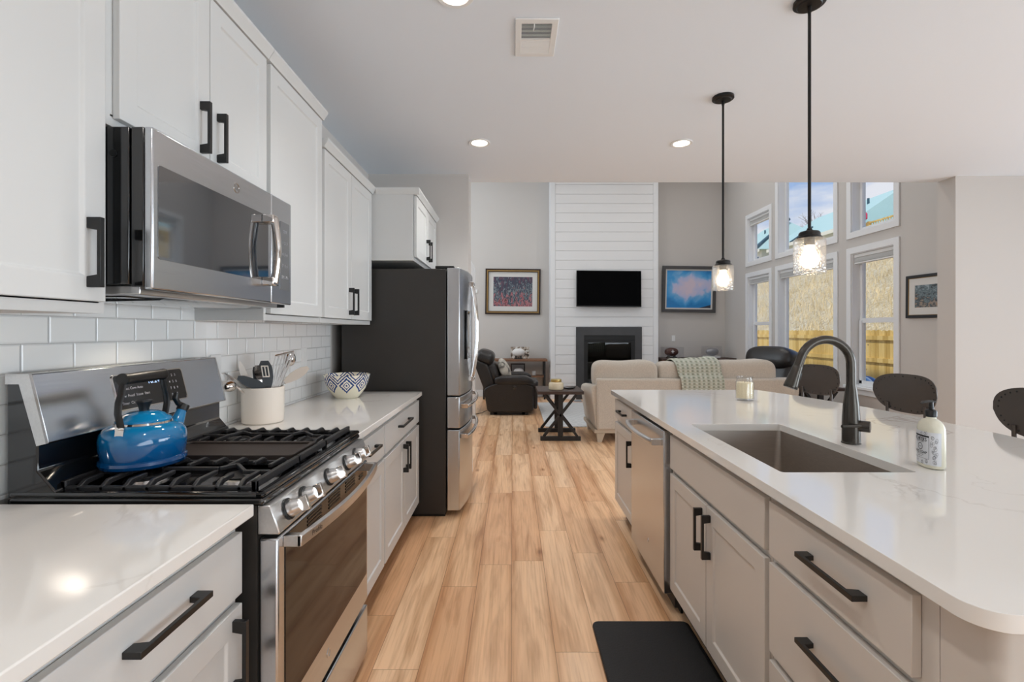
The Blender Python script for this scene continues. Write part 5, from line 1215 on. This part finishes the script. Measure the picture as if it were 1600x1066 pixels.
for k, (x, y, rz) in enumerate(((.68, 6.12, .5), (.77, 6.16, -.3))):
    r = thing('remote_control', ('slim black remote control beside the gold lidded jar', 'black remote control at the end table edge beside the sofa arm')[k], 'remote', (x, y, .6075), rz, 'remote controls on the end table')
    obj('case', M().box(-.022, .022, -.085, .085, 0, .018), black_m, r, bevel=.004, local=True)
    obj('buttons', M().box(-.014, .014, -.03, .07, .018, .0195), keys_m if k == 0 else black_m, r, local=True)

# second recliner by the windows, turned towards the fireplace side
r2 = thing('recliner', 'black leather recliner behind the sofa corner below the windows', 'recliner', (3.62, 7.15, 0), math.radians(205))
def sqp(name, c, h, e1=.6, e2=.45, R=None, fn=None, par=None): return obj(name, M().sq(c, h, e1, e2, 34, 18, R=R, fn=fn), leather_m, par or r2, local=True)
Ry = Matrix.Rotation(math.radians(-14), 3, 'Y')
obj('base', M().box(-.38, .34, -.36, .36, .05, .38), leather_m, r2, local=True, bevel=.04, seg=3)
bk2 = sqp('backrest', (-.36, 0, .66), (.15, .36, .34), .5, .45, Ry)
sqp('head_cushion', (-.38, 0, .92), (.20, .39, .185), .75, .45, Ry, par=bk2)
for y in (-.40, .40): sqp('arm_pad', (-.02, y, .53), (.36, .10, .10), .5, .45)
for y in (-.40, .40): obj('side_panel', M().box(-.36, .32, y-.075, y+.075, .05, .5), leather_m, r2, local=True, bevel=.03, seg=3)
sqp('seat_cushion', (.06, 0, .45), (.34, .32, .11), .5, .4)
obj('glide_base', M().box(-.3, .3, -.3, .3, 0, .06), black_m, r2, local=True)

# ================================================================== outside
og = M(); nx, ny = 40, 90; vs = []; fs = []
rnd = random.Random(11)
def hz(x, y):
    if x < 8.2: return -.5
    t = (x-8.2)/15.5
    return -.5+8.0*min(1, t)**.92+(.03*(x-24) if x > 24 else 0)+.025*(max(0, y-20))*min(1, t)
for j in range(ny+1):
    for i in range(nx+1):
        x = 4.6+(44-4.6)*(i/nx)**1.2; y = -2+92*j/ny
        vs.append((x, y, hz(x, y)+(rnd.uniform(-.10, .10) if 9 < x < 24 else 0)))
for j in range(ny):
    for i in range(nx): a_ = j*(nx+1)+i; fs.append((a_, a_+1, a_+nx+2, a_+nx+1))
struct('hillside', og.add(vs, fs), hill_m, angle=80)
# dry grass tufts standing on the slope
gm = M(); rnd = random.Random(5)
for k in range(14000):
    x = 8.6+14.5*rnd.random()**.9; off = rnd.uniform(.46, .83); y = x/off; z0 = hz(x, y)
    if y > 60: continue
    h = rnd.uniform(.15, .42); a_ = rnd.uniform(0, PI); wd = rnd.uniform(.006, .02); dx, dy = math.cos(a_)*wd, math.sin(a_)*wd; lx, ly = rnd.uniform(-.2, .2), rnd.uniform(-.2, .2)
    gm.add([(x-dx, y-dy, z0-.05), (x+dx, y+dy, z0-.05), (x+lx, y+ly, z0+h)], [(0, 1, 2)])
gr_ = obj('dry_grass', gm, mat('straw_grass', (226, 206, 164), 1.0, var=.2, vscale=.8), None, angle=80); gr_['kind'] = 'stuff'; gr_['label'] = 'dry straw coloured grass growing on the slope behind the fence'; gr_['category'] = 'grass'
fe = thing('wood_fence', 'new yellow pine privacy fence outside the windows', 'fence', (7.5, 12, -.5))
pk = M(); y = 6.0; rnd = random.Random(3)
while y < 19.5:
    wd = .138; zt = 1.36+rnd.uniform(-.006, .006); c = .03
    pk.prism([(y, -.48), (y+wd, -.48), (y+wd, zt-c), (y+wd-c*.6, zt-.008), (y+wd/2, zt), (y+c*.6, zt-.008), (y, zt-c)], 'x', 7.5, 7.517); y += .145
obj('pickets', pk, pine_m, fe)
for z in (-.22, .74, 1.20): obj('rail', M().box(7.462, 7.4995, 6.0, 19.5, z-.045, z+.045), pine_m, fe)
for y in (7.2, 9.6, 12.0, 14.4, 16.8, 19.2): obj('post', M().box(7.518, 7.61, y-.045, y+.045, -.5, 1.30), pine_m, fe)
tag(obj('striped_toy', M().sq((5.45, 7.4, .05), (.28, .40, .60), 1, 1, 40, 24), stripe_m, None), 'rounded blue and white striped object low outside the window', 'toy')
bpy.context.view_layer.objects.active = None
st_ = [o for o in COL.objects if o.name == 'striped_toy'][0]
# houses on the hill
def house(label, y0, y1, x0, zb, ze, zr, deck=False, group='houses on the hill', xd=9.0, hip=True):
    t = thing('house', label, 'house', (x0, (y0+y1)/2, zb), 0, group)
    obj('wall', M().box(x0, x0+xd, y0, y1, zb-1.5, ze), siding_m, t)
    o = .5; i_ = min(3.0, (y1-y0)*.4) if hip else 0; xm = x0+xd/2
    r = M().add([(x0-o, y0-o, ze), (x0-o, y1+o, ze), (x0+xd+o, y1+o, ze), (x0+xd+o, y0-o, ze), (xm, y0+i_, zr), (xm, y1-i_, zr)], [(0, 1, 5, 4), (1, 2, 5), (2, 3, 4, 5), (3, 0, 4), (3, 2, 1, 0)])
    rf = obj('roof', r, roof_m, t)
    obj('fascia', M().box(x0-o-.04, x0-o, y0-o, y1+o, ze-.28, ze+.04), siding_m, rf)
    for k in range(3): obj('roof_vent', M().cyl((xm-1.4, y0+2+k*1.6, ze+(zr-ze)*.62), (xm-1.4, y0+2+k*1.6, ze+(zr-ze)*.62+.8), .09, n=10), roofd_m, rf)
    n = int((y1-y0)//2.6)
    for k in range(n):
        y = y0+1+k*2.6; wv = obj('window', M().box(x0-.04, x0+.02, y-.55, y+.55, ze-1.9, ze-.6), white_m, t); obj('window_glass', M().box(x0-.05, x0-.035, y-.46, y+.46, ze-1.82, ze-.68), mat('house_window', (96, 120, 140), .1) if k == 0 else bpy.data.materials['house_window'], wv)
    if deck:
        dk = obj('deck', M().box(x0-2.4, x0, y0+.5, y1-1.0, zb-.1, zb+.05), siding_m, t); rl = M()
        rl.box(x0-2.4, x0-2.3, y0+.5, y1-1.0, zb+1.0, zb+1.1)
        y = y0+.5
        while y < y1-1.0: rl.box(x0-2.37, x0-2.33, y, y+.04, zb, zb+1.0); y += .22
        for y in (y0+.5, (y0+y1)/2, y1-1.1): rl.box(x0-2.44, x0-2.26, y, y+.18, zb-1.6, zb+1.15)
        obj('deck_railing', rl, pine_m, dk)
    return t
house('pale roofed house with a railed deck on the hill, by the flag', 29.2, 38.4, 27.5, 7.9, 8.7, 11.3, True)
house('wide house with a pale teal roof on the hill behind the near pendant', 39.3, 50.5, 27.5, 8.3, 9.9, 13.2, hip=False)
house('house with a dark roof edge on the hill, in the narrow upper window', 53.0, 64.0, 27.5, 8.6, 10.3, 14.2)
rp = [o for o in COL.objects if o.name.startswith('roof') and o.parent and abs(o.parent.location.y-58.5) < .1][0]
obj('roof_edge', M().beam((26.9, 53.2, 10.5), (32.0, 55.6, 14.3), .32, .25), roofd_m, rp)
rp = [o for o in COL.objects if o.name.startswith('roof') and o.parent and abs(o.parent.location.y-44.9) < .1][0]
obj('roof_edge', M().beam((26.95, 46.6, 9.95), (29.3, 46.9, 11.5), .14, .14), roofd_m, rp)
fl = thing('flag', 'dark pink flag with a dark emblem by the railed deck on the hill', 'flag', (24.9, 34.8, 8.2))
fy = 34.6
fm = M(); nn = 10; vs = []; fs = []
P3 = [(0, 1.0), (0, -1.05), (1, -.75)]
for k in range(nn+1):
    t = k/nn; y = 34.7-1.1*t; h0, h1 = 10.55-1.0*t, 8.85+.35*t
    for q in range(4): vs.append((24.9+.08*math.sin(5*t), y, h1+(h0-h1)*q/3))
for k in range(nn):
    for q in range(3): fs.append((k*4+q, k*4+q+1, k*4+q+5, k*4+q+4))
fo_ = obj('cloth', fm.add(vs, fs), mat('crimson_cloth', (190, 60, 92), .9), fl); sd_ = fo_.modifiers.new('thick', 'SOLIDIFY'); sd_.thickness = .02
em = M(); em.plate([(34.38+.26*math.cos(2*PI*k/20), 9.6+.24*math.sin(2*PI*k/20)) for k in range(20)], [], lambda u, v, d: (24.80+d, u, v), 0, .02); obj('emblem', em, ink_m, fl)
obj('emblem_letter', M().plate([(34.38+.17*math.cos(2*PI*k/20), 9.6+.15*math.sin(2*PI*k/20)) for k in range(20)], [[(34.38+.10*math.cos(2*PI*k/20), 9.6+.08*math.sin(2*PI*k/20)) for k in range(20)]], lambda u, v, d: (24.785+d, u, v), 0, .015), white_m, fl)
obj('flag_pole', M().cyl((24.9, 34.78, 7.2), (24.9, 34.78, 10.7), .04, n=10), white_m, fl)
# bare trees past the houses
def tree(label, x, y, z, h, seed):
    rnd = random.Random(seed); t = thing('bare_tree', label, 'tree', (x, y, z), 0, 'bare trees past the houses'); tr = M(); br = M()
    tr.tube([(x, y, z), (x+.1, y+.1, z+h*.35), (x, y+.2, z+h*.6)], [.25, .18, .1], 8)
    def grow(p, d, L, r, lv):
        q = p+d*L; br.tube([tuple(p), tuple((p+q)/2+Vector((rnd.uniform(-.1, .1), rnd.uniform(-.1, .1), 0))*L*.3), tuple(q)], [r, r*.8, r*.6], 5)
        if lv: 
            for k in range(3): grow(q if k else (p+q)/2, (d+Vector((rnd.uniform(-.8, .8), rnd.uniform(-.8, .8), rnd.uniform(-.1, .6)))).normalized(), L*.68, r*.6, lv-1)
    for k in range(6): grow(Vector((x, y+.1*k/5, z+h*(.35+.05*k))), Vector((rnd.uniform(-1, 1), rnd.uniform(-1, 1), 1.1)).normalized(), h*.22, .08, 3)
    bm_ = mat('twig_grey', (150, 142, 138), .9) if 'twig_grey' not in bpy.data.materials else bpy.data.materials['twig_grey']
    obj('trunk', tr, bm_, t); obj('branches', br, bm_, t)
tree('bare grey tree past the roof behind the near pendant rod', 40, 62, 9.2, 7.5, 3)
tree('bare grey tree past the house with the railed deck', 41, 52, 8.7, 6.0, 8)
